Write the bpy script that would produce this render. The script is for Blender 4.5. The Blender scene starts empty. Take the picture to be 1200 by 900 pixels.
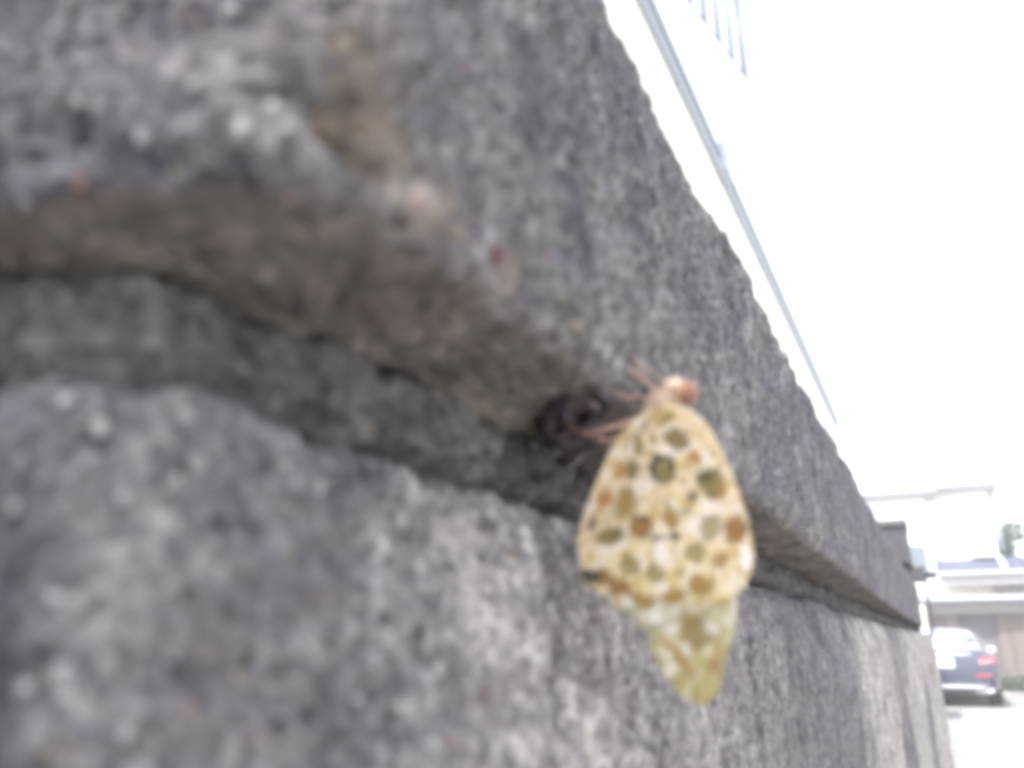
import bpy, bmesh, math, random
import numpy as np
from mathutils import Vector, Matrix
from mathutils.bvhtree import BVHTree

sc = bpy.context.scene
COL = sc.collection
R_ = math.radians

# ------------------------------------------------------------------ camera
EYE = Vector((0.0, 0.0, 1.10))
FPX = 920.0                       # focal length in pixels of a 1200 wide frame
PITCH = math.atan(307 / FPX)
HEAD = math.atan(500 / 970.2)     # camera turned left of the wall's direction (+Y)
cd = bpy.data.cameras.new('camera')
cam = bpy.data.objects.new('camera', cd)
COL.objects.link(cam)
cam.location = EYE
cam.rotation_euler = (math.pi / 2 + PITCH, 0, HEAD)
cd.sensor_width = 36
cd.lens = FPX / 1200 * 36
cd.clip_start = 0.005
cd.clip_end = 2000
cd.dof.use_dof = True
cd.dof.focus_distance = 0.43
cd.dof.aperture_fstop = 11.5
sc.camera = cam

# ------------------------------------------------------------------ sky, sun, exposure
SUN_AZ = math.atan2(-0.29, -0.957)       # direction towards the sun, measured from +Y to +X
SUN_EL = R_(54)
world = bpy.data.worlds.new('World')
sc.world = world
world.use_nodes = True
wn = world.node_tree.nodes
wl = world.node_tree.links
bg = wn['Background']
sky = wn.new('ShaderNodeTexSky')
sky.sky_type = 'NISHITA'
sky.sun_disc = False
sky.sun_elevation = SUN_EL
sky.sun_rotation = SUN_AZ
sky.air_density = 1.0
sky.dust_density = 2.0
sky.ozone_density = 1.0
hs = wn.new('ShaderNodeHueSaturation')
hs.inputs['Saturation'].default_value = 0.36
wl.new(sky.outputs[0], hs.inputs['Color'])
wl.new(hs.outputs[0], bg.inputs[0])
bg.inputs[1].default_value = 0.15

sl = bpy.data.lights.new('sun', 'SUN')
sl.energy = 2.4
sl.angle = R_(0.6)
sl.color = (1.0, 0.95, 0.87)
sun = bpy.data.objects.new('sun', sl)
COL.objects.link(sun)
sdir = Vector((math.sin(SUN_AZ) * math.cos(SUN_EL), math.cos(SUN_AZ) * math.cos(SUN_EL), math.sin(SUN_EL)))
sun.rotation_euler = sdir.to_track_quat('Z', 'Y').to_euler()
sun.location = (0, -10, 20)

vs = sc.view_settings
vs.view_transform = 'Standard'
vs.look = 'None'
vs.exposure = 1.98
vs.gamma = 1.0
sc.render.engine = 'CYCLES'
sc.cycles.use_denoising = True
sc.cycles.pixel_filter_type = 'BLACKMAN_HARRIS'
sc.cycles.filter_width = 6.0
sc.cycles.max_bounces = 8
sc.cycles.volume_bounces = 1

# ------------------------------------------------------------------ helpers
cR = cam.rotation_euler.to_matrix()


def ray(px, py):
    return (cR @ Vector(((px - 600) / FPX, -(py - 450) / FPX, -1.0)))


def at_y(px, py, Y):
    d = ray(px, py)
    return EYE + d * ((Y - EYE.y) / d.y)


def at_x(px, py, X):
    d = ray(px, py)
    return EYE + d * ((X - EYE.x) / d.x)


def lin(r, g, b):
    f = lambda c: (c / 255 / 12.92) if c / 255 <= 0.04045 else ((c / 255 + 0.055) / 1.055) ** 2.4
    return (f(r), f(g), f(b), 1)


def tag(o, label=None, cat=None, group=None, kind=None):
    if label: o['label'] = label
    if cat: o['category'] = cat
    if group: o['group'] = group
    if kind: o['kind'] = kind
    return o


def empty(name, loc=(0, 0, 0)):
    o = bpy.data.objects.new(name, None)
    COL.objects.link(o)
    o.location = loc
    return o


def link_mesh(name, me, mat, parent=None, smooth=True):
    o = bpy.data.objects.new(name, me)
    COL.objects.link(o)
    if mat:
        me.materials.append(mat)
    if parent:
        o.parent = parent
        o.matrix_parent_inverse = parent_world(parent).inverted()
    if smooth:
        me.polygons.foreach_set('use_smooth', [True] * len(me.polygons))
    return o


def parent_world(p):
    m = Matrix.Translation(p.location) @ p.rotation_euler.to_matrix().to_4x4()
    if p.parent:
        m = parent_world(p.parent) @ p.matrix_parent_inverse @ m
    return m


def bm_obj(name, bm, mat, parent=None, smooth=False):
    bmesh.ops.recalc_face_normals(bm, faces=bm.faces)
    me = bpy.data.meshes.new(name)
    bm.to_mesh(me)
    bm.free()
    return link_mesh(name, me, mat, parent, smooth)


def add_box(bm, x0, x1, y0, y1, z0, z1, bev=0.0, seg=1):
    r = bmesh.ops.create_cube(bm, size=1.0)
    vs_ = r['verts']
    for v in vs_:
        v.co = Vector(((x0 + x1) / 2 + v.co.x * (x1 - x0), (y0 + y1) / 2 + v.co.y * (y1 - y0), (z0 + z1) / 2 + v.co.z * (z1 - z0)))
    if bev > 0:
        es = list({e for v in vs_ for e in v.link_edges})
        bmesh.ops.bevel(bm, geom=es, offset=bev, segments=seg, affect='EDGES', profile=0.5)


def box(name, mat, parent, x0, x1, y0, y1, z0, z1, bev=0.0, seg=1):
    bm = bmesh.new()
    add_box(bm, min(x0, x1), max(x0, x1), min(y0, y1), max(y0, y1), min(z0, z1), max(z0, z1), bev, seg)
    return bm_obj(name, bm, mat, parent)


def tube_data(pts, rad, n=8, squash=None):
    """verts, faces of a tube along pts with one radius per point"""
    pts = [Vector(p) for p in pts]
    vs_, fs = [], []
    prev = None
    for i, p in enumerate(pts):
        t = (pts[min(i + 1, len(pts) - 1)] - pts[max(i - 1, 0)]).normalized()
        if prev is None:
            a = t.cross(Vector((0.3, 0.2, 1))).normalized()
        else:
            a = (prev - t * prev.dot(t)).normalized()
        prev = a
        b = t.cross(a)
        r = rad[i] if hasattr(rad, '__len__') else rad
        for k in range(n):
            an = 2 * math.pi * k / n
            vs_.append(p + (a * math.cos(an) + b * math.sin(an)) * r)
    for i in range(len(pts) - 1):
        for k in range(n):
            fs.append((i * n + k, i * n + (k + 1) % n, (i + 1) * n + (k + 1) % n, (i + 1) * n + k))
    fs.append(tuple(range(n))[::-1])
    fs.append(tuple((len(pts) - 1) * n + k for k in range(n)))
    return vs_, fs


def tube(name, mat, parent, pts, rad, n=8):
    v, f = tube_data(pts, rad, n)
    me = bpy.data.meshes.new(name)
    me.from_pydata([tuple(p) for p in v], [], f)
    return link_mesh(name, me, mat, parent)


def smooth_path(ctrl, n):
    """Catmull-Rom through control points"""
    c = [Vector(p) for p in ctrl]
    c = [c[0] * 2 - c[1]] + c + [c[-1] * 2 - c[-2]]
    out = []
    m = len(c) - 3
    for i in range(n + 1):
        t = i / n * m
        k = min(int(t), m - 1)
        t -= k
        a, b, d, e = c[k], c[k + 1], c[k + 2], c[k + 3]
        out.append(0.5 * ((2 * b) + (d - a) * t + (2 * a - 5 * b + 4 * d - e) * t * t + (3 * b - a - 3 * d + e) * t ** 3))
    return out


# numpy gradient noise
_rs = np.random.RandomState(7)
_perm = _rs.permutation(256)
_perm = np.concatenate([_perm, _perm, _perm]).astype(np.int64)
_grad = _rs.normal(size=(256, 3))
_grad /= np.linalg.norm(_grad, axis=1)[:, None]


def pnoise(P):
    i = np.floor(P).astype(np.int64)
    f = P - i
    i &= 255
    u = f * f * f * (f * (f * 6 - 15) + 10)
    res = 0
    for dx in (0, 1):
        for dy in (0, 1):
            for dz in (0, 1):
                h = _perm[_perm[_perm[(i[:, 0] + dx) & 255] + ((i[:, 1] + dy) & 255)] + ((i[:, 2] + dz) & 255)]
                g = _grad[h]
                dot = g[:, 0] * (f[:, 0] - dx) + g[:, 1] * (f[:, 1] - dy) + g[:, 2] * (f[:, 2] - dz)
                w = (u[:, 0] if dx else 1 - u[:, 0]) * (u[:, 1] if dy else 1 - u[:, 1]) * (u[:, 2] if dz else 1 - u[:, 2])
                res = res + dot * w
    return res


# ------------------------------------------------------------------ materials
def new_mat(name):
    m = bpy.data.materials.new(name)
    m.use_nodes = True
    return m, m.node_tree.nodes, m.node_tree.links, m.node_tree.nodes['Principled BSDF']


def plain(name, col, rough=0.6, metal=0.0, var=0.08, scale=6.0, coat=0.0, spec=0.5):
    m, n, l, b = new_mat(name)
    tc = n.new('ShaderNodeTexCoord')
    ns = n.new('ShaderNodeTexNoise')
    ns.inputs['Scale'].default_value = scale
    ns.inputs['Detail'].default_value = 5
    l.new(tc.outputs['Object'], ns.inputs['Vector'])
    mx = n.new('ShaderNodeMix')
    mx.data_type = 'RGBA'
    mx.inputs[6].default_value = tuple(c * (1 - var) for c in col[:3]) + (1,)
    mx.inputs[7].default_value = tuple(min(1, c * (1 + var)) for c in col[:3]) + (1,)
    l.new(ns.outputs[0], mx.inputs[0])
    l.new(mx.outputs[2], b.inputs['Base Color'])
    b.inputs['Roughness'].default_value = rough
    b.inputs['Metallic'].default_value = metal
    b.inputs['Coat Weight'].default_value = coat
    b.inputs['Specular IOR Level'].default_value = spec
    return m


def ramp(n, stops):
    r = n.new('ShaderNodeValToRGB')
    e = r.color_ramp.elements
    while len(e) < len(stops):
        e.new(0.5)
    for el, (p, c) in zip(e, stops):
        el.position = p
        el.color = tuple(c) + (1,) if len(c) == 3 else c
    return r


CHIPS = []


def stone_mat(name, dark, mid, pale, tint, streak=False, stain_and_patch=False, speck=1.0, moss=0.0, grit=1.0, chips=(), side_shade=False):
    """weathered, gritty stone; colours are albedo"""
    m, n, l, b = new_mat(name)
    tc = n.new('ShaderNodeTexCoord')
    P = tc.outputs['Object']

    def noise(scale, detail=4, rough=0.6, vec=P):
        x = n.new('ShaderNodeTexNoise')
        x.inputs['Scale'].default_value = scale
        x.inputs['Detail'].default_value = detail
        x.inputs['Roughness'].default_value = rough
        l.new(vec, x.inputs['Vector'])
        return x.outputs[0]

    def mix(fac, a, bcol, mode='MIX'):
        x = n.new('ShaderNodeMix')
        x.data_type = 'RGBA'
        x.blend_type = mode
        for sock, v in ((0, fac), (6, a), (7, bcol)):
            if hasattr(v, 'links'):
                l.new(v, x.inputs[sock])
            else:
                x.inputs[sock].default_value = v if sock == 0 else (tuple(v) + (1,) if len(v) == 3 else v)
        return x.outputs[2]

    def step(v, lo, hi):
        x = n.new('ShaderNodeMapRange')
        x.interpolation_type = 'SMOOTHSTEP'
        x.inputs['From Min'].default_value = lo
        x.inputs['From Max'].default_value = hi
        l.new(v, x.inputs['Value'])
        return x.outputs[0]

    K_ = 0.60
    dark, mid, pale = [tuple(x * K_ for x in q_) for q_ in (dark, mid, pale)]
    tint = tuple(x * K_ for x in tint)
    r = ramp(n, [(0.30, dark), (0.5, mid), (0.68, pale)])
    l.new(noise(130, 7, 0.68), r.inputs[0])
    c = r.outputs[0]
    c = mix(step(noise(38, 3, 0.5), 0.42, 0.66), c, tint, 'MIX') if tint else c
    # mm grit
    g = ramp(n, [(0.34, (0.28, 0.28, 0.30)), (0.5, (1, 1, 1)), (0.66, (1.9, 1.87, 1.82))])
    l.new(noise(520, 3, 0.6), g.inputs[0])
    c = mix(0.75 * grit, c, g.outputs[0], 'MULTIPLY')
    g2 = ramp(n, [(0.36, (0.5, 0.5, 0.52)), (0.5, (1, 1, 1)), (0.64, (1.5, 1.48, 1.46))])
    l.new(noise(240, 2, 0.5), g2.inputs[0])
    c = mix(0.55 * grit, c, g2.outputs[0], 'MULTIPLY')
    br = ramp(n, [(0.34, (0.62, 0.61, 0.64)), (0.5, (1, 1, 1)), (0.66, (1.42, 1.40, 1.36))])
    l.new(noise(55, 4, 0.6), br.inputs[0])
    c = mix(0.6, c, br.outputs[0], 'MULTIPLY')
    for (cc, cr, ccol) in chips:        # freshly broken stone of another colour
        vd = n.new('ShaderNodeVectorMath'); vd.operation = 'DISTANCE'; CHIPS.append(vd)
        l.new(P, vd.inputs[0]); vd.inputs[1].default_value = cc
        ma = n.new('ShaderNodeMath'); ma.operation = 'MULTIPLY_ADD'
        l.new(noise(150, 5, 0.65), ma.inputs[0]); ma.inputs[1].default_value = cr * 1.8
        l.new(vd.outputs['Value'], ma.inputs[2])
        mk = n.new('ShaderNodeMath'); mk.operation = 'MULTIPLY'; mk.inputs[1].default_value = 0.75
        l.new(step(ma.outputs[0], cr * 2.3, cr * 1.3), mk.inputs[0])
        c = mix(mk.outputs[0], c, mix(step(noise(330, 4, 0.6), 0.35, 0.68), tuple(x * 0.45 for x in ccol), tuple(x * 1.35 for x in ccol)))
    if streak:
        mp = n.new('ShaderNodeMapping')
        mp.inputs['Scale'].default_value = (1, 1, 0.14)
        l.new(P, mp.inputs['Vector'])
        s = ramp(n, [(0.34, (0.55, 0.55, 0.6)), (0.5, (1, 1, 1)), (0.66, (1.45, 1.45, 1.45))])
        l.new(noise(95, 4, 0.55, mp.outputs[0]), s.inputs[0])
        c = mix(0.6, c, s.outputs[0], 'MULTIPLY')
    # pale and dark grains
    v = n.new('ShaderNodeTexVoronoi')
    v.inputs['Scale'].default_value = 420
    v.inputs['Randomness'].default_value = 1
    l.new(P, v.inputs['Vector'])
    sep = n.new('ShaderNodeSeparateColor')
    l.new(v.outputs['Color'], sep.inputs[0])
    near = step(v.outputs['Distance'], 0.55, 0.25)
    m1 = n.new('ShaderNodeMath'); m1.operation = 'MULTIPLY'
    l.new(near, m1.inputs[0]); l.new(step(sep.outputs[0], 0.80, 0.97), m1.inputs[1])
    c = mix(m1.outputs[0], c, tuple(min(1, x * 1.15 * speck) for x in pale))
    m2 = n.new('ShaderNodeMath'); m2.operation = 'MULTIPLY'
    l.new(near, m2.inputs[0]); l.new(step(sep.outputs[1], 0.82, 0.95), m2.inputs[1])
    c = mix(m2.outputs[0], c, tuple(x * 0.45 for x in dark))
    if moss:
        mm = n.new('ShaderNodeMath'); mm.operation = 'MULTIPLY'
        mm.inputs[1].default_value = moss
        l.new(step(noise(75, 5, 0.65), 0.5, 0.64), mm.inputs[0])
        c = mix(mm.outputs[0], c, (0.030, 0.038, 0.032))
    if stain_and_patch:
        sx = n.new('ShaderNodeSeparateXYZ')
        l.new(P, sx.inputs[0])
        mp2 = n.new('ShaderNodeMapping')
        mp2.inputs['Scale'].default_value = (1, 1, 0.30)
        l.new(P, mp2.inputs['Vector'])
        ad = n.new('ShaderNodeMath'); ad.operation = 'MULTIPLY_ADD'
        l.new(noise(11, 4, 0.6, mp2.outputs[0]), ad.inputs[0])
        ad.inputs[1].default_value = 1.1
        l.new(sx.outputs[1], ad.inputs[2])
        wash = n.new('ShaderNodeMath'); wash.operation = 'MULTIPLY'
        l.new(step(ad.outputs[0], 1.10, 1.26), wash.inputs[0])
        l.new(step(noise(4.6, 6, 0.6, mp2.outputs[0]), 0.40, 0.50), wash.inputs[1])
        c = mix(wash.outputs[0], c, mix(step(noise(22, 8, 0.8), 0.3, 0.7), (1.5, 1.45, 1.35), (3.4, 3.3, 3.0)), 'MULTIPLY')
        # paler patch on the block near the corner
        n3 = noise(22, 5, 0.6, mp2.outputs[0])
        sb = n.new('ShaderNodeMath'); sb.operation = 'MULTIPLY_ADD'
        l.new(n3, sb.inputs[0]); sb.inputs[1].default_value = 0.06
        l.new(sx.outputs[1], sb.inputs[2])
        f = n.new('ShaderNodeMath'); f.operation = 'MULTIPLY'
        l.new(step(sb.outputs[0], 0.07, 0.165), f.inputs[0])
        l.new(step(sb.outputs[0], 0.42, 0.19), f.inputs[1])
        f2 = n.new('ShaderNodeMath'); f2.operation = 'MULTIPLY'
        l.new(f.outputs[0], f2.inputs[0]); f2.inputs[1].default_value = 0.85
        c = mix(f2.outputs[0], c, (1.95, 1.88, 1.78), 'MULTIPLY')
    if side_shade:                       # shade put into the colour of the short side round the corner
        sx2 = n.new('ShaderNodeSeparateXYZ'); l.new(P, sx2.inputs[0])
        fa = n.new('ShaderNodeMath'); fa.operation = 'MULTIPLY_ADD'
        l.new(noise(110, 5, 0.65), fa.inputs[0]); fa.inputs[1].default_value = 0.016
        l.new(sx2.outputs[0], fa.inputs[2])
        c = mix(step(fa.outputs[0], side_shade, side_shade - 0.012), c, (0.62, 0.62, 0.68), 'MULTIPLY')
    l.new(c, b.inputs['Base Color'])
    b.inputs['Roughness'].default_value = 0.9
    b.inputs['Specular IOR Level'].default_value = 0.25
    bp = n.new('ShaderNodeBump')
    bp.inputs['Strength'].default_value = 0.55
    bp.inputs['Distance'].default_value = 0.0006
    l.new(noise(900, 4, 0.7), bp.inputs['Height'])
    l.new(bp.outputs[0], b.inputs['Normal'])
    return m


M = {}
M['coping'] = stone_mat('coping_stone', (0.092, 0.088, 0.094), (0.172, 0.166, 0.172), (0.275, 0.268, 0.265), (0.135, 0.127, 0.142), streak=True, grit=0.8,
                        chips=((tuple(at_x(405, 148, -0.0445)), 0.0056, (0.165, 0.132, 0.102)), (tuple(at_x(410, 55, -0.044)), 0.0036, (0.165, 0.14, 0.115)), (tuple(at_x(500, 235, -0.0435)), 0.0042, (0.15, 0.125, 0.108)), (tuple(at_x(450, 175, -0.0435)), 0.0040, (0.165, 0.133, 0.108)), (tuple(at_x(600, 320, -0.0435)), 0.0036, (0.15, 0.128, 0.115))), side_shade=-0.036)
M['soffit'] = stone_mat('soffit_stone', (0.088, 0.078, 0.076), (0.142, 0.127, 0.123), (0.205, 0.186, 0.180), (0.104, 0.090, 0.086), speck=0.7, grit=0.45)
M['mortar'] = stone_mat('mortar', (0.055, 0.053, 0.058), (0.108, 0.104, 0.109), (0.17, 0.165, 0.171), (0.09, 0.085, 0.087), moss=0.3, speck=0.7, grit=0.6)
M['block'] = stone_mat('block_stone', (0.085, 0.081, 0.090), (0.175, 0.169, 0.178), (0.30, 0.292, 0.296), (0.145, 0.139, 0.147), streak=True, stain_and_patch=True, grit=0.7, side_shade=-0.054)

# ------------------------------------------------------------------ ground
gm, n, l, b = new_mat('pale_concrete')
tc = n.new('ShaderNodeTexCoord')
ns = n.new('ShaderNodeTexNoise'); ns.inputs['Scale'].default_value = 1.4; ns.inputs['Detail'].default_value = 8
l.new(tc.outputs['Object'], ns.inputs['Vector'])
rp = ramp(n, [(0.3, (0.42, 0.41, 0.39)), (0.7, (0.56, 0.55, 0.52))])
l.new(ns.outputs[0], rp.inputs[0]); l.new(rp.outputs[0], b.inputs['Base Color'])
b.inputs['Roughness'].default_value = 0.9
bm = bmesh.new()
bmesh.ops.create_grid(bm, x_segments=2, y_segments=2, size=140)
g = bm_obj('ground', bm, gm)
tag(g, kind='structure')

lm, n, l, b = new_mat('gravel_lot')
tc = n.new('ShaderNodeTexCoord')
ns = n.new('ShaderNodeTexNoise'); ns.inputs['Scale'].default_value = 0.9; ns.inputs['Detail'].default_value = 10
ns.inputs['Roughness'].default_value = 0.7
l.new(tc.outputs['Object'], ns.inputs['Vector'])
rp = ramp(n, [(0.35, (0.13, 0.13, 0.12)), (0.5, (0.21, 0.21, 0.20)), (0.66, (0.34, 0.33, 0.31))])
l.new(ns.outputs[0], rp.inputs[0]); l.new(rp.outputs[0], b.inputs['Base Color'])
b.inputs['Roughness'].default_value = 0.95
random.seed(3)
bm = bmesh.new()
front = [(-14 + i * 0.4, 15.0 + random.uniform(-0.25, 0.25)) for i in range(90)]
vs1 = [bm.verts.new((x, y, 0.006)) for x, y in front]
vs2 = [bm.verts.new((22, 30.5, 0.006)), bm.verts.new((-14, 30.5, 0.006))]
bm.faces.new(vs1 + vs2)
g = bm_obj('gravel_lot', bm, lm)
tag(g, kind='structure')

# ------------------------------------------------------------------ the stone wall
DL = Vector((math.sin(R_(-106)), math.cos(R_(-106)), 0))     # the wall's short side, round the corner
wall = empty('stone_wall', (-0.10, 0.10, 0))
tag(wall, 'weathered grey stone wall with overhanging coping running along the left', 'wall')


def cols():
    us = [0.0]
    while us[-1] < 2.06:
        y = 0.05 + us[-1]
        us.append(us[-1] + 0.0052 * math.sqrt(0.05 ** 2 + y * y))
    ls = [0.0]
    while ls[-1] > -0.7:
        a = -ls[-1]
        ls.append(ls[-1] - max(0.0004, 0.009 * a))
    return np.array(ls[:0:-1] + us)


U = cols()


def sp(u, w):
    t = u / w
    return np.where(t > 30, u, w * np.log1p(np.exp(np.minimum(t, 30))))


def loft(name, rails, bendk, mat, parent, amps, gouges=(), w=0.004, cap=True, facemat=None, seed=0.0):
    """rails: (d, z, yc, rows_to_next, amp_scale, w) - the section at the corner, swept along both sides"""
    sec, asc, ww = [], [], []
    for i, r in enumerate(rails):
        d, z, yc, rows, a, wr = r
        if i == len(rails) - 1:
            sec.append((d, z, yc)); asc.append(a); ww.append(wr)
            break
        q = rails[i + 1]
        for k in range(rows):
            t = k / rows
            sec.append(tuple(x + (y - x) * t for x, y in zip((d, z, yc), q[:3])))
            asc.append(a + (q[4] - a) * t); ww.append(wr + (q[5] - wr) * t)
    sec = np.array(sec); asc = np.array(asc); ww = np.array(ww)
    nr, nc = len(sec), len(U)
    S, Um = np.meshgrid(np.arange(nr), U, indexing='ij')
    W = np.broadcast_to(ww[:, None], Um.shape)
    a_ = sp(Um, W); b_ = sp(-Um, W)
    X = -sec[:, 0][:, None] + b_ * DL.x
    Y = sec[:, 2][:, None] + a_ + b_ * DL.y
    Z = EYE.z + sec[:, 1][:, None] + 0 * Um
    t = np.clip((Y - 0.30) / 1.75, 0, 1.2)
    X = X + bendk * t * t * (1 if np.isscalar(bendk) else 1)
    P = np.stack([X, Y, Z], -1)
    # normals
    du = np.gradient(P, axis=1); dv = np.gradient(P, axis=0)
    N = np.cross(du, dv)
    N /= np.linalg.norm(N, axis=2)[..., None] + 1e-12
    # smooth normals along the section a little so the displaced arris stays closed
    for _ in range(6):
        N[1:-1] = (N[:-2] + 2 * N[1:-1] + N[2:]) / 4
    N /= np.linalg.norm(N, axis=2)[..., None] + 1e-12
    if N[nr // 2, nc // 2].dot(np.array([1, 0, 0])) < -0.3:
        N = -N
    Pf = P.reshape(-1, 3)
    cell = np.linalg.norm(du, axis=2).reshape(-1)
    disp = np.zeros(len(Pf))
    off = np.array([3.1, 7.7, 1.3]) + seed
    for amp, size, aniso in amps:
        fade = np.clip(1.6 - cell / (size * 0.45), 0, 1)
        q = Pf / size
        if aniso != 1:
            q = q * np.array([1, 1, 1 / aniso])
        nz = pnoise(q + off)
        disp += amp * fade * nz * 1.6
        off = off + 5.17
    A = np.broadcast_to(asc[:, None], (nr, nc)).reshape(-1)
    disp *= A
    for (c, rad, dep) in gouges:
        dd = np.linalg.norm((Pf - np.array(c)), axis=1) / rad
        k = np.exp(-dd ** 2 * 1.6)
        disp -= dep * k * (1 + 0.5 * pnoise(Pf / (rad * 0.5)))
    Pf = Pf + N.reshape(-1, 3) * disp[:, None]
    idx = np.arange(nr * nc).reshape(nr, nc)
    q = np.stack([idx[:-1, :-1], idx[:-1, 1:], idx[1:, 1:], idx[1:, :-1]], -1).reshape(-1, 4)
    faces = q.tolist()
    if cap:
        faces.append(idx[:, -1].tolist())
        faces.append(idx[::-1, 0].tolist())
    me = bpy.data.meshes.new(name)
    me.from_pydata(Pf.tolist(), [], faces)
    o = link_mesh(name, me, mat, parent)
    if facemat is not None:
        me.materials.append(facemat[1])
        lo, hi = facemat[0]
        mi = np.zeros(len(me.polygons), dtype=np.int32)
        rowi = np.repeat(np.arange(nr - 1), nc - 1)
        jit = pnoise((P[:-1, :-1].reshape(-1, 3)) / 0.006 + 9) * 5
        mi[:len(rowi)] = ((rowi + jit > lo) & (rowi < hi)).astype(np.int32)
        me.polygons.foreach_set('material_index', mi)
    me.validate()
    return o


def on_face(px, py, d):
    """point of the wall's long side at lateral distance d, seen at a pixel"""
    return tuple(at_x(px, py, -d))


# section of the coping (distance from the lens's line, height over the eye, y of the corner)
AR = 0.0435
cop_rails = [
    (0.200, 0.040, 0.190, 3, 0.6, 0.004),
    (0.200, 0.140, 0.190, 12, 0.6, 0.004),
    (0.056, 0.1395, 0.062, 8, 0.8, 0.004),
    (0.0462, 0.1365, 0.0515, 6, 1.0, 0.004),
    (AR, 0.130, 0.0490, 200, 1.0, 0.004),
    (AR - 0.0003, 0.0472, 0.0484, 5, 1.0, 0.004),
    (AR + 0.0006, 0.0440, 0.0490, 5, 0.8, 0.0045),
    (AR + 0.0030, 0.0428, 0.0492, 56, 0.5, 0.006),
    (0.0665, 0.0410, 0.0484, 8, 1.0, 0.006),
    (0.0740, 0.0405, 0.0560, 3, 0.4, 0.006),
    (0.200, 0.0400, 0.190, 0, 0.3, 0.004),
]
gouges = [
    (on_face(440, 118, AR), 0.0056, 0.0056), (on_face(402, 112, AR), 0.0050, 0.0060), (on_face(418, 150, AR), 0.0050, 0.0036),
    (on_face(868, 280, AR), 0.010, 0.004), (on_face(905, 370, AR), 0.012, 0.004), (on_face(770, 95, AR), 0.012, 0.003), (on_face(960, 470, AR), 0.02, 0.005), (on_face(925, 410, AR), 0.010, -0.003),
    (on_face(470, 165, AR), 0.0040, 0.0020), (on_face(285, 192, AR), 0.0032, 0.0026),
    (on_face(445, 188, AR), 0.0022, 0.0022), (on_face(485, 202, AR), 0.0026, 0.0024),
    (on_face(545, 240, AR), 0.0026, 0.0020), (on_face(580, 250, AR), 0.0034, 0.0016),
    (on_face(690, 250, AR), 0.0060, 0.0018), (on_face(700, 60, AR), 0.0050, 0.0016),
    (on_face(800, 330, AR), 0.0070, 0.0022), (on_face(560, 100, AR), 0.0060, 0.0014),
    (on_face(930, 505, AR), 0.0120, 0.0030), (on_face(1010, 640, AR), 0.0140, 0.0040),
]
rg = random.Random(77)
for i in range(26):          # crumbled edge round the corner and along the first stretch
    t = rg.uniform(-0.06, 0.16)
    if t < 0:
        c_ = (-AR + DL.x * -t, 0.049 + DL.y * -t, EYE.z + 0.0455 + rg.uniform(-0.001, 0.006))
    else:
        c_ = (-AR, 0.049 + t, EYE.z + 0.0455 + rg.uniform(-0.001, 0.004))
    gouges.append((c_, rg.uniform(0.0018, 0.0042), rg.uniform(0.0010, 0.0032) * (1.2 if t < 0.01 else 0.6)))
coping = loft('coping', cop_rails, 0.0175, M['coping'], wall,
              [(0.0035, 0.11, 1.3), (0.0018, 0.034, 1.3), (0.0014, 0.013, 1.3), (0.0011, 0.0056, 1.1), (0.0008, 0.0024, 1), (0.0004, 0.0012, 1)],
              gouges, facemat=((237, 305), M['soffit']))
mortar_rails = [
    (0.085, 0.0435, 0.070, 6, 0.2, 0.005),
    (0.0730, 0.0432, 0.0545, 6, 0.5, 0.005),
    (0.0690, 0.0412, 0.0505, 10, 0.8, 0.005),
    (0.0662, 0.0372, 0.0478, 24, 1.0, 0.005),
    (0.0652, 0.0290, 0.0472, 8, 1.0, 0.005),
    (0.0690, 0.0255, 0.0510, 6, 0.6, 0.005),
    (0.085, 0.0250, 0.070, 0, 0.2, 0.005),
]
mortar = loft('mortar_joint', mortar_rails, 0.030, M['mortar'], wall,
              [(0.0034, 0.030, 1), (0.0030, 0.011, 1), (0.0018, 0.0045, 1), (0.0008, 0.0018, 1)], seed=11.3, cap=False)
blk_rails = [
    (0.198, 0.0260, 0.188, 8, 0.3, 0.006),
    (0.0700, 0.0262, 0.0530, 5, 0.5, 0.006),
    (0.0645, 0.0240, 0.0482, 10, 1.0, 0.006),
    (0.0610, 0.0180, 0.0470, 30, 1.0, 0.006),
    (0.0585, 0.0040, 0.0460, 60, 1.0, 0.006),
    (0.0575, -0.0240, 0.0455, 50, 1.0, 0.006),
    (0.0570, -0.0800, 0.0455, 50, 1.0, 0.006),
    (0.0560, -0.3000, 0.0455, 30, 1.0, 0.006),
    (0.0540, -1.2000, 0.0455, 3, 1.0, 0.006),
    (0.198, -1.2000, 0.188, 6, 0.3, 0.006),
    (0.198, 0.0260, 0.188, 0, 0.3, 0.006),
]
block = loft('wall_body', blk_rails, 0.046, M['block'], wall,
             [(0.0024, 0.040, 1.6), (0.0017, 0.013, 1.4), (0.0012, 0.0052, 1.2), (0.0008, 0.0024, 1), (0.0004, 0.0012, 1)], seed=23.9)

# ---- grains embedded in the stone: the larger ones singly, the fine grit as one part
def bvh_of(o):
    me = o.data
    return BVHTree.FromPolygons([v.co.copy() for v in me.vertices], [tuple(p.vertices) for p in me.polygons if len(p.vertices) == 4])


inv = parent_world(wall).inverted()
BV = [bvh_of(o) for o in (coping, mortar, block)]


def hit(px, py):
    d = ray(px, py).normalized()
    best = None
    for o, bv in zip((coping, mortar, block), BV):
        loc, nor, i, dist = bv.ray_cast(EYE, d)
        if loc is not None and (best is None or dist < best[2]):
            best = (loc, nor if nor.dot(d) < 0 else -nor, dist, o)
    return best


for nd, (px, py) in zip(CHIPS, ((395, 150), (415, 60), (505, 240), (450, 178), (600, 322))):
    nd.inputs[1].default_value = hit(px, py)[0]


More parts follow.
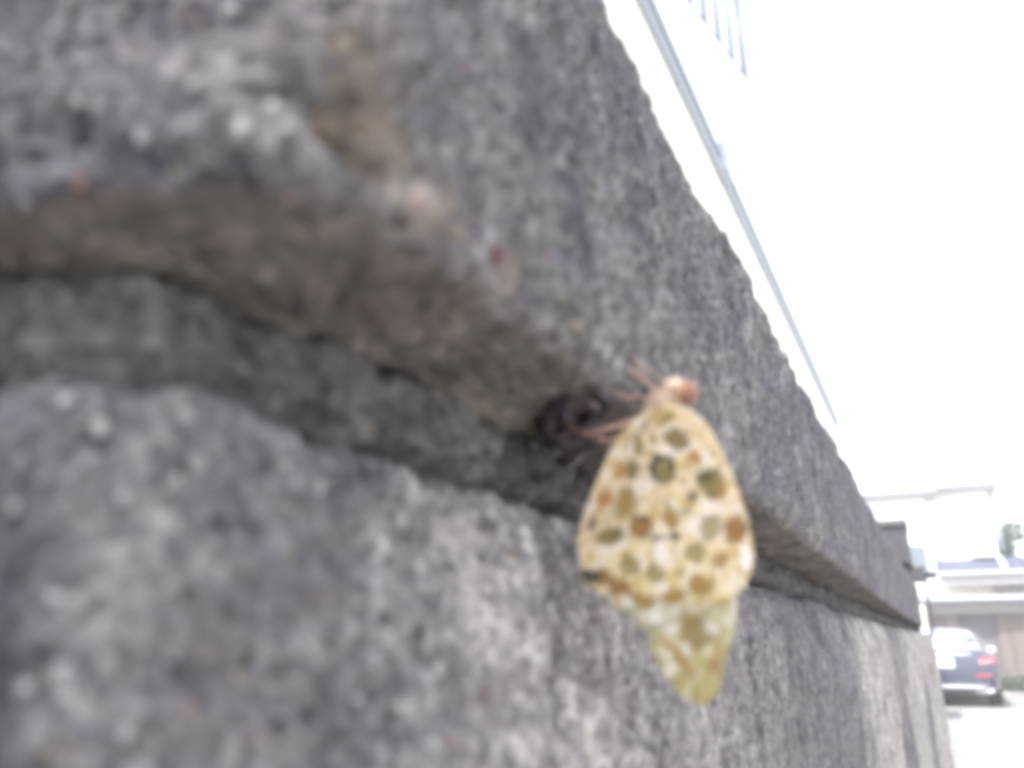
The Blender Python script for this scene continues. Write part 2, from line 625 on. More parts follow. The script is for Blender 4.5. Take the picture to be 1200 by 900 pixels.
def ico(seed, sub=2):
    bm = bmesh.new()
    bmesh.ops.create_icosphere(bm, subdivisions=sub, radius=1.0)
    rnd = random.Random(seed)
    offs = [Vector((rnd.uniform(-1, 1), rnd.uniform(-1, 1), rnd.uniform(-1, 1))).normalized() for _ in range(5)]
    for v in bm.verts:
        k = 1.0
        for o in offs:
            t = v.co.dot(o)
            if t > 0.55:
                k -= (t - 0.55) * 0.55
        v.co *= k
    return bm


def grain_mat(name, col):
    return plain(name, col, rough=0.75, var=0.25, scale=700)


GM = {
    'white': grain_mat('white_grain', (0.25, 0.25, 0.25)),
    'tan': grain_mat('tan_grain', (0.16, 0.125, 0.09)),
    'cream': grain_mat('cream_grain', (0.20, 0.17, 0.135)),
    'red': grain_mat('red_grain', (0.10, 0.028, 0.036)),
    'rust': grain_mat('rust_grain', (0.15, 0.06, 0.045)),
    'pink': grain_mat('pink_grain', (0.17, 0.125, 0.115)),
    'grey': grain_mat('grey_grain', (0.16, 0.16, 0.17)),
    'dark': grain_mat('dark_grain', (0.05, 0.05, 0.06)),
}
PEB = [  # px, py, radius px, squash, colour
    (582, 300, 15, 'red'), (563, 293, 10, 'white'), (282, 150, 17, 'white'), (322, 124, 16, 'white'), (92, 216, 10, 'rust'),
    (385, 145, 15, 'tan'), (418, 165, 12, 'cream'), (405, 50, 13, 'cream'), (360, 155, 12, 'pink'), (455, 175, 12, 'cream'), (490, 238, 15, 'pink'),
    (535, 272, 14, 'tan'), (205, 203, 10, 'cream'), (146, 70, 10, 'white'), (165, 160, 9, 'white'), (30, 240, 9, 'grey'),
    (118, 500, 17, 'white'), (145, 582, 11, 'white'), (17, 595, 10, 'white'), (66, 700, 13, 'white'), (80, 795, 22, 'grey'),
    (78, 815, 14, 'white'), (148, 858, 12, 'white'), (220, 830, 12, 'pink'), (30, 805, 10, 'white'), (197, 723, 9, 'grey'),
    (258, 668, 9, 'white'), (440, 705, 12, 'white'), (555, 785, 13, 'white'), (568, 808, 5, 'rust'), (530, 868, 7, 'rust'),
    (508, 870, 10, 'white'), (275, 790, 12, 'cream'), (420, 820, 11, 'white'), (268, 742, 10, 'cream'), (547, 78, 7, 'rust'),
    (640, 300, 6, 'rust'), (735, 280, 6, 'white'), (750, 140, 6, 'white'), (215, 20, 7, 'rust'), (270, 10, 14, 'white'),
    (75, 470, 13, 'white'), (52, 440, 11, 'grey'), (335, 545, 9, 'white'), (435, 500, 7, 'tan'), (25, 540, 10, 'grey'),
    (210, 560, 8, 'white'), (350, 620, 8, 'grey'), (180, 640, 9, 'grey'), (600, 650, 9, 'pink'), (640, 760, 9, 'white'),
    (700, 830, 8, 'white'), (470, 640, 8, 'white'), (90, 120, 9, 'white'), (60, 60, 9, 'grey'), (225, 100, 9, 'grey'),
    (340, 230, 9, 'pink'), (640, 170, 8, 'grey'), (590, 60, 9, 'grey'), (660, 350, 8, 'cream'), (698, 402, 14, 'white'), (708, 418, 13, 'white'),
    (675, 382, 11, 'cream'), (722, 428, 13, 'white'), (712, 408, 10, 'white'),
]
pmesh = []
for s in range(6):
    bm = ico(s)
    me = bpy.data.meshes.new('pebble')
    bm.to_mesh(me); bm.free()
    me.polygons.foreach_set('use_smooth', [True] * len(me.polygons))
    me.materials.append(GM['white'])
    pmesh.append(me)
rnd = random.Random(5)
for i, (px, py, rp_, colr) in enumerate(PEB):
    h = hit(px, py)
    if h is None:
        continue
    loc, nor, dist, par = h
    r = rp_ / FPX * dist * 0.82
    o = bpy.data.objects.new('pebble', pmesh[i % 6])
    COL.objects.link(o)
    o.parent = par
    o.matrix_parent_inverse = Matrix.Identity(4)
    o.rotation_euler = (rnd.uniform(0, 6), rnd.uniform(0, 6), rnd.uniform(0, 6))
    o.location = inv @ Vector((0, 0, 0)) * 0 + loc - nor * r * 0.35
    o.scale = (r * rnd.uniform(0.8, 1.15), r * rnd.uniform(0.75, 1.0), r * rnd.uniform(0.75, 1.1))
    o.material_slots[0].link = 'OBJECT'
    o.material_slots[0].material = GM[colr]

gritm, n, l, b = new_mat('grit')
at = n.new('ShaderNodeVertexColor'); at.layer_name = 'Col'
l.new(at.outputs[0], b.inputs['Base Color'])
b.inputs['Roughness'].default_value = 0.85
bm0 = ico(40, 1)
iv = np.array([tuple(v.co) for v in bm0.verts]); iff = np.array([[v.index for v in f.verts] for f in bm0.faces]); bm0.free()
for par in (coping, block, mortar):
    V, Fc, Cc = [], [], []
    k = 0
    for i in range(2600):
        px = rnd.uniform(-60, 1000); py = rnd.uniform(-40, 940)
        h = hit(px, py)
        if h is None or h[3] is not par or h[2] > 0.6:
            continue
        if h[1].z < -0.6 and rnd.random() < 0.7:
            continue
        loc, nor, dist, _ = h
        r = rnd.choice((0.00025, 0.0003, 0.00035, 0.00045, 0.0006)) * rnd.uniform(0.8, 1.3)
        q = Matrix.Rotation(rnd.uniform(0, 6), 3, 'X') @ Matrix.Rotation(rnd.uniform(0, 6), 3, 'Z')
        p = (np.array(q) @ (iv * np.array([1, rnd.uniform(.6, 1), rnd.uniform(.6, 1)])).T).T * r + np.array(loc - nor * r * 0.3)
        V.append(p); Fc.append(iff + k); k += len(p)
        t = rnd.random()
        g_ = rnd.uniform(0.04, 0.19)
        c_ = (g_, g_, g_ * 1.02) if t < 0.75 else ((g_ * 1.05, g_ * 0.92, g_ * 0.75) if t < 0.94 else (g_ * 0.9, g_ * 0.5, g_ * 0.45))
        Cc += [(*c_, 1)] * len(p)
    me = bpy.data.meshes.new('grit')
    me.from_pydata(np.concatenate(V).tolist(), [], np.concatenate(Fc).tolist())
    ca = me.color_attributes.new('Col', 'FLOAT_COLOR', 'POINT')
    ca.data.foreach_set('color', np.array(Cc).reshape(-1))
    o = link_mesh('grit', me, gritm, None)
    o.parent = par
    tag(o, kind='stuff')

# ------------------------------------------------------------------ the butterfly
body_pt = at_x(762, 474, -0.0400)
BY = R_(-14)
vh = math.atan2(ray(780, 640).x, ray(780, 640).y)        # heading of the line of sight
nrm = Vector((-math.sin(vh + BY), -math.cos(vh + BY), 0.02)).normalized()   # the wings' side turned to the lens
bf = empty('butterfly', tuple(body_pt))
tag(bf, 'yellow spotted butterfly hanging with folded wings under the coping edge', 'butterfly')
er = Vector((0, 0, 1)).cross(nrm).normalized()
eu = nrm.cross(er).normalized()
base_pt = body_pt + nrm * 0.0006


def wp(cx, cy, off=0.0):
    """a point of the wing plane (off metres in front of it)"""
    d = ray(600 + cx / 2.1417, 420 + cy / 2.1429)
    t = (base_pt + nrm * off - EYE).dot(nrm) / d.dot(nrm)
    return EYE + d * t


def uv_of(p):
    q = p - base_pt
    return np.array([q.dot(er), q.dot(eu)])


def wing_points(outline, n, scallop=None):
    pts = smooth_path([(x, y, 0) for x, y in outline] + [(outline[0][0], outline[0][1], 0)], n)[:-1]
    return [(p.x, p.y) for p in pts]


# wing pattern: (x, y, rx, ry, angle, fill, strength)
OCH = (0.255, 0.16, 0.05); OLV = (0.185, 0.142, 0.055); ORG = (0.32, 0.165, 0.06); DRK = (0.03, 0.032, 0.03)
GRY = (0.14, 0.145, 0.135); BRN = (0.22, 0.12, 0.042); WHT = (0.64, 0.61, 0.60); PAL = (0.28, 0.235, 0.115); MAU = (0.16, 0.10, 0.085)
HS = [
    (410, 204, 24, 20, 0, OLV, 1, 1), (435, 184, 9, 8, 0, DRK, .8, 0), (372, 282, 31, 38, 0, DRK, .95, 0), (374, 288, 20, 25, 0, OLV, 1, 0),
    (382, 268, 9, 9, 0, PAL, .7, 0), (458, 255, 19, 15, -30, ORG, .95, 0), (500, 314, 36, 26, 35, OLV, 1, 1), (486, 299, 19, 13, 30, DRK, .75, 0),
    (524, 328, 14, 14, 0, ORG, .8, 0), (270, 284, 13, 22, 10, ORG, .9, 0), (301, 284, 16, 22, 0, OLV, 1, 1), (311, 290, 6, 14, 0, DRK, .7, 0),
    (232, 355, 19, 23, 0, ORG, 1, 0), (283, 365, 21, 36, 18, OCH, 1, 0), (453, 352, 16, 14, 0, DRK, .85, 0), (205, 412, 12, 22, 0, MAU, .95, 0),
    (243, 446, 30, 18, -8, OLV, 1, 0), (268, 436, 12, 10, 0, DRK, .7, 0), (322, 426, 23, 28, 0, BRN, 1, 1), (326, 404, 14, 7, 0, DRK, .8, 0),
    (394, 406, 17, 28, -10, OCH, .95, 0), (402, 449, 14, 12, 0, DRK, .95, 0), (366, 451, 18, 11, 0, GRY, .9, 0), (430, 388, 14, 15, 0, GRY, .6, 0),
    (495, 430, 27, 30, 0, GRY, .8, 0), (495, 430, 19, 21, 0, PAL, .9, 0), (560, 430, 27, 30, 0, BRN, 1, 0), (586, 420, 9, 14, 0, DRK, .65, 0),
    (453, 488, 24, 26, 0, OLV, .85, 0), (453, 488, 14, 16, 0, PAL, .8, 0), (523, 510, 23, 21, 0, OCH, .9, 0), (293, 522, 22, 23, 0, OLV, .95, 0),
    (293, 522, 12, 13, 0, PAL, .8, 0), (357, 545, 24, 28, 0, OLV, .9, 0), (357, 545, 14, 17, 0, PAL, .85, 0), (420, 535, 10, 16, 0, OLV, .6, 0),
    (470, 572, 30, 22, 0, OCH, 1, 0), (233, 553, 24, 17, 30, BRN, .95, 0), (275, 580, 28, 17, 25, BRN, .95, 0), (330, 606, 30, 17, 12, OCH, 1, 0),
    (402, 602, 34, 18, -5, OCH, 1, 0), (315, 216, 11, 26, -6, OLV, .95, 0), (350, 208, 8, 22, 0, OLV, .8, 0), (382, 156, 26, 9, -38, OLV, .95, 0),
    (328, 168, 8, 20, 20, MAU, .7, 0), (292, 205, 8, 14, 25, MAU, .6, 0), (430, 310, 9, 14, 0, OCH, .5, 0), (335, 358, 9, 18, 0, OCH, .5, 0), (370, 360, 8, 14, 0, OCH, .45, 0),
    (190, 546, 34, 16, 10, DRK, .95, 0), (232, 600, 14, 10, 30, GRY, .6, 0), (290, 640, 12, 10, 30, GRY, .7, 0), (352, 668, 10, 12, 0, GRY, .7, 0),
    (262, 622, 14, 9, 30, PAL, .7, 0), (320, 652, 14, 9, 20, PAL, .7, 0),
    (370, 490, 22, 26, 0, WHT, .8, 0), (455, 418, 12, 30, 30, WHT, .7, 0), (505, 372, 40, 13, 20, WHT, .7, 0), (240, 480, 40, 12, 0, WHT, .45, 0),
    (385, 232, 34, 10, 0, WHT, .5, 0), (440, 225, 30, 10, -30, WHT, .6, 0), (590, 500, 18, 40, 0, WHT, .8, 0), (560, 560, 16, 30, 10, WHT, .45, 0),
    (345, 320, 26, 8, 0, WHT, .5, 0), (375, 575, 18, 14, 0, WHT, .6, 0),
]
FS = [
    (470, 690, 44, 38, 0, OLV, .9, 0), (430, 755, 40, 16, 45, OCH, .85, 0), (400, 722, 18, 12, 45, OCH, .7, 0), (520, 772, 19, 24, 0, BRN, .75, 0),
    (400, 678, 19, 18, 0, WHT, .6, 0), (445, 735, 15, 20, -20, WHT, .5, 0), (508, 676, 24, 19, 20, WHT, .5, 0), (352, 655, 15, 20, 0, WHT, .5, 0),
    (480, 625, 40, 7, -8, GRY, .55, 0), (385, 640, 30, 6, -8, GRY, .5, 0), (380, 765, 10, 18, -30, (0.2, 0.22, 0.12), .6, 0), (415, 812, 10, 20, -35, (0.2, 0.22, 0.12), .6, 0),
    (365, 700, 10, 20, -10, (0.22, 0.24, 0.15), .6, 0), (552, 770, 11, 70, 8, (0.13, 0.13, 0.10), .7, 0), (455, 790, 20, 10, 45, OLV, .6, 0),
]


def pattern(xy, spots, basecol, seed, veins=(), vbase=(0, 0)):
    x, y = xy[:, 0], xy[:, 1]
    q = np.stack([x / 26, y / 26, np.full_like(x, seed)], -1)
    q2 = np.stack([x / 11, y / 11, np.full_like(x, seed)], -1)
    wx = x + 17 * pnoise(q) + 9 * pnoise(q2); wy = y + 17 * pnoise(q + 31.7) + 9 * pnoise(q2 + 11.1)
    pn = np.clip(pnoise(np.stack([x / 42, y / 42, np.full_like(x, seed + 9)], -1)) * 2.2, -1, 1)[:, None]
    col = basecol + np.clip(pn, 0, 1) * (np.array([0.62, 0.58, 0.54]) - basecol) * 0.75
    col = col * (1 + np.clip(-pn, 0, 1) * (np.array([0.80, 0.70, 0.50]) - 1))
    oc = np.clip(pnoise(np.stack([x / 17, y / 23, np.full_like(x, seed + 21)], -1)) * 5 - 0.45, 0, 1)[:, None]
    col = col * (1 - oc * 0.65) + np.array([0.31, 0.19, 0.065]) * oc * 0.65
    for (vx, vy) in veins:              # the veins are drawn as fine ochre lines
        a0 = np.array(vbase, float); dv = np.array([vx, vy], float) - a0
        LL = np.linalg.norm(dv); dv /= LL
        qq = np.stack([wx, wy], -1) * 0.5 + xy * 0.5 - a0
        tt = np.clip(qq @ dv, 0, LL)
        kk = np.exp(-(np.linalg.norm(qq - tt[:, None] * dv, axis=1) / 2.6) ** 2)[:, None] * 0.55
        col = col * (1 - kk) + np.array([0.26, 0.17, 0.07]) * kk
    for (sx, sy, rx, ry, an, c, st, ringed) in spots:
        a = math.radians(an)
        dx, dy = wx - sx, wy - sy
        gk = 1.0 if c is WHT else 1.08
        u = (dx * math.cos(a) + dy * math.sin(a)) / (rx * gk)
        v = (-dx * math.sin(a) + dy * math.cos(a)) / (ry * gk)
        d = np.sqrt(u * u + v * v)
        soft = 3.5 / min(rx, ry)
        if ringed or (c in (OLV, OCH, BRN) and st > 0.93 and ry > 14):
            k = np.clip((1.2 - d) / soft, 0, 1)[:, None] * (0.85 if ringed else 0.45)
            col = col * (1 - k) + np.array(DRK) * k
        k = np.clip((1 - d) / soft, 0, 1)[:, None] * st
        col = col * (1 - k) + np.array(c) * k
    gr = 1 + 0.10 * pnoise(np.stack([x / 5, y / 5, np.full_like(x, seed + 3)], -1))
    return np.clip(col * gr[:, None], 0.01, 0.85)


wingm, n, l, b = new_mat('wing_scales')
at = n.new('ShaderNodeVertexColor'); at.layer_name = 'Col'
l.new(at.outputs[0], b.inputs['Base Color'])
b.inputs['Roughness'].default_value = 0.7
b.inputs['Specular IOR Level'].default_value = 0.2
tr = n.new('ShaderNodeBsdfTranslucent'); l.new(at.outputs[0], tr.inputs[0])
ms = n.new('ShaderNodeMixShader'); ms.inputs[0].default_value = 0.25
l.new(b.outputs[0], ms.inputs[1]); l.new(tr.outputs[0], ms.inputs[2])
l.new(ms.outputs[0], n['Material Output'].inputs['Surface'])


def wing(name, outline, center, spots, basefn, off, veins, vbase, N=340, K=80, lift=0.0, seed=1.0, shift=(0, 0), scal=0.0, scal_rng=None):
    out = wing_points(outline, N)
    if scal:
        o2 = []
        for i, (x, y) in enumerate(out):
            t = i / N
            if scal_rng[0] < t < scal_rng[1]:
                s_ = abs(math.sin((t - scal_rng[0]) / (scal_rng[1] - scal_rng[0]) * math.pi * scal_rng[2]))
                k = 1 - scal * (1 - s_)
                x = center[0] + (x - center[0]) * k; y = center[1] + (y - center[1]) * k
            o2.append((x, y))
        out = o2
    cx, cy = center
    xy = [(cx, cy)]
    for k in range(1, K + 1):
        f = (k / K)
        for (x, y) in out:
            xy.append((cx + (x - cx) * f, cy + (y - cy) * f))
    xy = np.array(xy)
    col = pattern(xy, spots, basefn(xy), seed, veins, vbase)
    V = []
    # relief: veins stand proud, cells sag, wing is gently cupped and the margin curls
    rel = np.zeros(len(xy))
    for (vx, vy) in veins:
        a = np.array(vbase, float); d = np.array([vx, vy], float) - a
        L = np.linalg.norm(d); d /= L
        q = xy - a
        t = np.clip(q @ d, 0, L * 1.15)
        dist = np.linalg.norm(q - t[:, None] * d, axis=1)
        rel = np.maximum(rel, np.exp(-(dist / 3.0) ** 2))
    rr = np.concatenate([[0.0], np.repeat(np.arange(1, K + 1) / K, N)])
    bend = -0.0022 * ((xy[:, 0] - 390) / 220) ** 2 - 0.0030 * np.clip((xy[:, 1] - 450) / 400, 0, 1) ** 2
    wave = 0.0005 * pnoise(np.stack([xy[:, 0] / 90, xy[:, 1] / 90, np.full(len(xy), seed)], -1)) + 0.0006 * rr ** 6 * pnoise(np.stack([xy[:, 0] / 30, xy[:, 1] / 30, np.full(len(xy), seed)], -1))
    hgt = off + rel * 0.00013 + bend + wave
    for (x, y), h in zip(xy, hgt):
        V.append(tuple(wp(x + shift[0], y + shift[1]) + nrm * float(h)))
    F = [(0, 1 + i, 1 + (i + 1) % N) for i in range(N)]
    for k in range(K - 1):
        for i in range(N):
            a = 1 + k * N + i; b_ = 1 + k * N + (i + 1) % N
            F.append((a, a + N, b_ + N, b_))
    me = bpy.data.meshes.new(name)
    me.from_pydata(V, [], F)
    ca = me.color_attributes.new('Col', 'FLOAT_COLOR', 'POINT')
    ca.data.foreach_set('color', np.concatenate([col, np.ones((len(col), 1))], 1).reshape(-1))
    o = link_mesh(name, me, wingm, bf)
    md = o.modifiers.new('thick', 'SOLIDIFY')
    md.thickness = 0.00012
    return o


H_OUT = [(345, 128), (300, 160), (258, 208), (229, 268), (203, 330), (182, 388), (167, 440), (170, 485), (176, 520), (163, 546), (196, 575), (226, 604),
         (262, 634), (305, 660), (345, 684), (385, 668), (430, 648), (480, 636), (530, 618), (568, 592), (596, 560), (612, 500), (604, 430), (578, 350), (546, 275), (511, 205),
         (474, 152), (430, 122), (385, 112)]
F_OUT = [(360, 160), (330, 260), (310, 380), (310, 500), (318, 600), (338, 690), (362, 752), (394, 806), (436, 852), (482, 872), (522, 852), (546, 800), (562, 725), (571, 650),
         (575, 580), (585, 500), (575, 400), (545, 300), (500, 210), (440, 140)]


def hbase(xy):
    t = np.clip((xy[:, 1] - 440) / 180, 0, 1)[:, None]
    a = np.array([0.55, 0.455, 0.30]); c = np.array([0.52, 0.43, 0.225])
    e = np.array([0.36, 0.35, 0.27])
    col = a * (1 - t) + c * t
    m = np.clip((xy[:, 1] - (598 + (xy[:, 0] - 330) * 0.02 - np.clip(300 - xy[:, 0], 0, 200) * 0.35)) / 24, 0, 1)[:, None]
    col = col * (1 - m) + e * m
    r = np.clip((xy[:, 0] - (520 + (xy[:, 1] - 300) * 0.2)) / 50, 0, 1)[:, None] * np.clip((330 - xy[:, 1]) / 60 + 1, 0, 1)[:, None] * 0.5
    return col * (1 - r) + np.array([0.58, 0.44, 0.30]) * r


def fbase(xy):
    t = np.clip((xy[:, 1] - 600) / 260, 0, 1)[:, None]
    a = np.array([0.40, 0.38, 0.26]); c = np.array([0.31, 0.285, 0.135])
    return a * (1 - t) + c * t


hv = [(170, 440), (180, 540), (262, 632), (345, 684), (430, 648), (530, 618), (600, 540), (605, 430), (545, 275)]
fv = [(350, 690), (402, 802), (482, 868), (540, 800), (567, 650), (575, 500)]
wing('hindwing', H_OUT, (385, 420), HS, hbase, 0.0011, hv, (360, 120), seed=1.0, scal=0.035, scal_rng=(0.30, 0.70, 8))
wing('forewing', F_OUT, (450, 560), FS, fbase, 0.0002, fv, (370, 130), seed=2.0, scal=0.05, scal_rng=(0.22, 0.44, 6))
wing('forewing', F_OUT, (450, 560), FS, fbase, -0.0010, fv, (370, 130), N=200, K=40, seed=3.0, shift=(6, -4), scal=0.03, scal_rng=(0.22, 0.44, 6))
wing('hindwing', H_OUT, (385, 420), HS, hbase, -0.0020, hv, (360, 120), N=200, K=40, seed=4.0, shift=(9, 2), scal=0.035, scal_rng=(0.30, 0.70, 8))

furm = plain('body_fur', (0.36, 0.26, 0.20), rough=0.9, var=0.35, scale=900)
headm = plain('head_fur', (0.36, 0.19, 0.115), rough=0.85, var=0.3, scale=900)
palem = plain('pale_fur', (0.66, 0.53, 0.42), rough=0.9, var=0.15, scale=900)
legm = plain('leg_scales', (0.42, 0.25, 0.20), rough=0.7, var=0.2, scale=900)
eyem = plain('compound_eye', (0.17, 0.055, 0.03), rough=0.3, var=0.2, scale=1500)
PXM = (base_pt - EYE).length / FPX / 2.14     # metres per unit of the drawing at the wings


def blob_mesh(centers, name, mat, parent, seed, sub=3, furry=0.06):
    """one continuous ellipsoid surface with a slightly shaggy skin; centers = (p, axes matrix, radii)"""
    bm = bmesh.new()
    bmesh.ops.create_icosphere(bm, subdivisions=sub, radius=1.0)
    co = np.array([tuple(v.co) for v in bm.verts])
    nz = pnoise(co * 5 + seed) * furry
    p, ax, rad = centers
    for v, k in zip(bm.verts, nz):
        q = v.co * (1 + float(k))
        v.co = p + ax[0] * q.x * rad[0] + ax[1] * q.y * rad[1] + ax[2] * q.z * rad[2]
    return bm_obj(name, bm, mat, parent, smooth=True)


# trunk of the body: head end at the right, abdomen hidden between the wings
ctrl = [wp(440, 82, -.0004), wp(405, 88, -.0004), wp(372, 104, -.0006), wp(345, 128, -.0008), wp(335, 165, -.0010), wp(350, 230, -.0010), wp(370, 320, -.0010), wp(385, 400, -.0010)]
pth = smooth_path(ctrl, 42)
rad = [0.0002, 0.0009, 0.0013, 0.0015, 0.0016, 0.0016, 0.0016, 0.0017, 0.0018, 0.0020, 0.0021, 0.0022, 0.0022, 0.0022, 0.0021, 0.0020, 0.0018, 0.0016, 0.0014, 0.0013, 0.0012] + [0.0011] * 12 + [0.0010, 0.0010, 0.0009, 0.0009, 0.0008, 0.0007, 0.0006, 0.0005, 0.0003, 0.0001]
v, f = tube_data(pth, rad, 18)
va = np.array([tuple(p) for p in v])
cen = np.repeat(np.array([tuple(p) for p in pth]), 18, 0)
va = cen + (va - cen) * (1 + 0.16 * pnoise(va / 0.0011))[:, None]
me = bpy.data.meshes.new('body')
me.from_pydata(va.tolist(), [], f)
body = link_mesh('body', me, furm, bf)
axs = (er, nrm, eu)
head = blob_mesh((wp(428, 84, .0002), axs, (0.0026, 0.0020, 0.0021)), 'head', headm, bf, 3.0, furry=0.10)
blob_mesh((wp(443, 92, .0012), axs, (0.0016, 0.0012, 0.0016)), 'eye', eyem, head, 5.0, furry=0.0)
blob_mesh((wp(443, 90, -.0014), axs, (0.0013, 0.0010, 0.0013)), 'eye', eyem, head, 6.0, furry=0.0)
blob_mesh((wp(404, 66, .0006), axs, (0.0020, 0.0017, 0.0013)), 'collar', palem, bf, 8.0, furry=0.14)
# hair on the body
rnd = random.Random(12)
HV, HF = [], []
for i in range(620):
    k = rnd.randint(2, 20)
    p = pth[k]
    d = (er * rnd.uniform(-1, 1) + nrm * rnd.uniform(-.3, 1) + eu * rnd.uniform(-1, 1)).normalized()
    s = p + d * rad[k] * 0.9
    if i % 3 == 0:
        s = wp(428, 84, .0002) + Vector(er * d.dot(er) * 0.0025 + nrm * d.dot(nrm) * 0.0019 + eu * d.dot(eu) * 0.002)
    droop = (d + er * rnd.uniform(-.5, .3) + eu * -0.4).normalized()
    L = rnd.uniform(0.0006, 0.0014)
    sd = droop.cross(nrm).normalized() * 0.00005
    b0 = len(HV)
    HV += [tuple(s - sd), tuple(s + sd), tuple(s + nrm * 0.00006), tuple(s + droop * L)]
    HF += [(b0, b0 + 1, b0 + 3), (b0 + 1, b0 + 2, b0 + 3), (b0 + 2, b0, b0 + 3)]
me = bpy.data.meshes.new('hair')
me.from_pydata(HV, [], HF)
tag(link_mesh('hair', me, palem, body), kind='stuff')


def limb(name, pix, r0, r1, parent, mat=legm, end=None):
    """pix: (cx, cy, off) of the drawing; end: a point of the stone the limb grips"""
    c = []
    for p in pix:
        q = wp(*p)
        h = hit(600 + p[0] / 2.1417, 420 + p[1] / 2.1429)
        dq = (q - EYE)
        if h is not None and dq.length > h[2] - 0.0008:
            q = EYE + dq.normalized() * (h[2] - 0.0008)
        c.append(q)
    if end is not None:
        c.append(end)
    p = smooth_path(c, 26)
    rr = []
    for i in range(27):
        t = i / 26
        rr.append((r0 + (r1 - r0) * t) * (1.25 if abs(t - 0.35) < 0.03 or abs(t - 0.68) < 0.03 else 1))
    return tube(name, mat, parent, p, rr, 8)


def grip(cx, cy):
    h = hit(600 + cx / 2.1417, 420 + cy / 2.1429)
    return h[0]


limb('leg', [(318, 150, 0), (270, 168, 0), (215, 182, -.001), (170, 184, -.003)], 0.00042, 0.0002, bf, end=grip(128, 150))
limb('leg', [(312, 170, 0), (275, 196, 0), (240, 208, -.001), (205, 196, -.003)], 0.0004, 0.0002, bf, end=grip(172, 190))
limb('leg', [(372, 86, 0), (350, 72, 0), (330, 56, -.001)], 0.00038, 0.0002, bf, end=grip(298, 34))
limb('leg', [(340, 105, -.001), (315, 92, -.002), (295, 100, -.004)], 0.00038, 0.0002, bf, end=grip(262, 84))
limb('antenna', [(405, 60, 0), (380, 48, .0006), (345, 30, .0010), (312, 6, .0012), (300, -12, .0012)], 0.00010, 0.00014, head, mat=legm)
limb('antenna', [(398, 62, -.001), (365, 62, -.0006), (330, 40, 0), (290, 22, .0004), (268, 12, .0006)], 0.00010, 0.00014, head, mat=legm)

# ---- the dark empty shell beside it
shm, n, l, b = new_mat('papery_shell')
tcx = n.new('ShaderNodeTexCoord')
nsx = n.new('ShaderNodeTexNoise'); nsx.inputs['Scale'].default_value = 260; nsx.inputs['Detail'].default_value = 5
l.new(tcx.outputs['Object'], nsx.inputs['Vector'])
rp = ramp(n, [(0.35, (0.016, 0.012, 0.020)), (0.55, (0.032, 0.025, 0.035)), (0.75, (0.075, 0.06, 0.068))])
l.new(nsx.outputs[0], rp.inputs[0]); l.new(rp.outputs[0], b.inputs['Base Color'])
b.inputs['Roughness'].default_value = 0.55
def pulled(px, py, k):
    p = hit(px, py)[0]
    return p + (EYE - p).normalized() * k


top = hit(706, 452)[0]
sh = empty('empty_pupal_shell', tuple(top))
tag(sh, 'dark purplish hollow shell under the ledge, left of the butterfly\'s legs', 'shell')
axis = [top, pulled(690, 466, 0.002), pulled(668, 484, 0.003), pulled(648, 502, 0.003), pulled(632, 524, 0.0015)]
pa = smooth_path(axis, 26)
rd = [0.0008 + 0.0040 * math.sin(min(1, i / 26 * 1.05 + 0.02) * math.pi) ** 0.7 for i in range(27)]
v, f = tube_data(pa, rd, 26)
va = np.array([tuple(p) for p in v])
cen = np.repeat(np.array([tuple(p) for p in pa]), 26, 0)
va = cen + (va - cen) * (1 + 0.25 * pnoise(va / 0.003))[:, None]
f = f[:-2]
toC = (EYE - top).normalized()
keep = []
for q in f:
    c = va[list(q)].mean(0); cc = cen[list(q)].mean(0)
    d_ = Vector(c - cc).normalized()
    s_ = d_.dot((toC + Vector((0.5, 0.2, 0.1))).normalized())
    i = q[0] // 26
    if not (s_ > 0.22 + 0.2 * math.sin(i * 0.9) and 2 < i < 25):
        keep.append(q)
me = bpy.data.meshes.new('shell_wall')
me.from_pydata(va.tolist(), [], keep)
o = link_mesh('shell_wall', me, shm, sh)
md = o.modifiers.new('thick', 'SOLIDIFY'); md.thickness = 0.00025
palesh = plain('pale_membrane', (0.13, 0.105, 0.11), rough=0.6, var=0.3, scale=500)
for (a0, a1, a2) in (((620, 520), (655, 532), (668, 548)), ((668, 548), (682, 532), (700, 520)), ((690, 470), (700, 478), (694, 490))):
    hh = [hit(*q)[0] + (EYE - hit(*q)[0]).normalized() * 0.006 for q in (a0, a1, a2)]
    tube('torn_edge', palesh, sh, smooth_path(hh, 14), [0.0002 + 0.0004 * math.sin(i / 14 * math.pi) for i in range(15)], 6)

# ------------------------------------------------------------------ house close behind the wall
white = plain('white_render', (0.80, 0.80, 0.78), rough=0.85, var=0.03, scale=2)
cream = plain('cream_render', (0.74, 0.71, 0.63), rough=0.85, var=0.04, scale=2)
gutm = plain('blue_grey_metal', (0.24, 0.265, 0.31), rough=0.45, var=0.05, scale=8)
railm = plain('rail_metal', (0.16, 0.19, 0.26), rough=0.4, metal=0.0, var=0.05, scale=8)
glassm, n, l, b = new_mat('window_glass')
tcg = n.new('ShaderNodeTexCoord'); nsg = n.new('ShaderNodeTexNoise'); nsg.inputs['Scale'].default_value = 0.5
l.new(tcg.outputs['Object'], nsg.inputs['Vector'])
rpg = ramp(n, [(0.3, (0.08, 0.10, 0.12)), (0.7, (0.14, 0.17, 0.20))])
l.new(nsg.outputs[0], rpg.inputs[0]); l.new(rpg.outputs[0], b.inputs['Base Color'])
b.inputs['Roughness'].default_value = 0.06

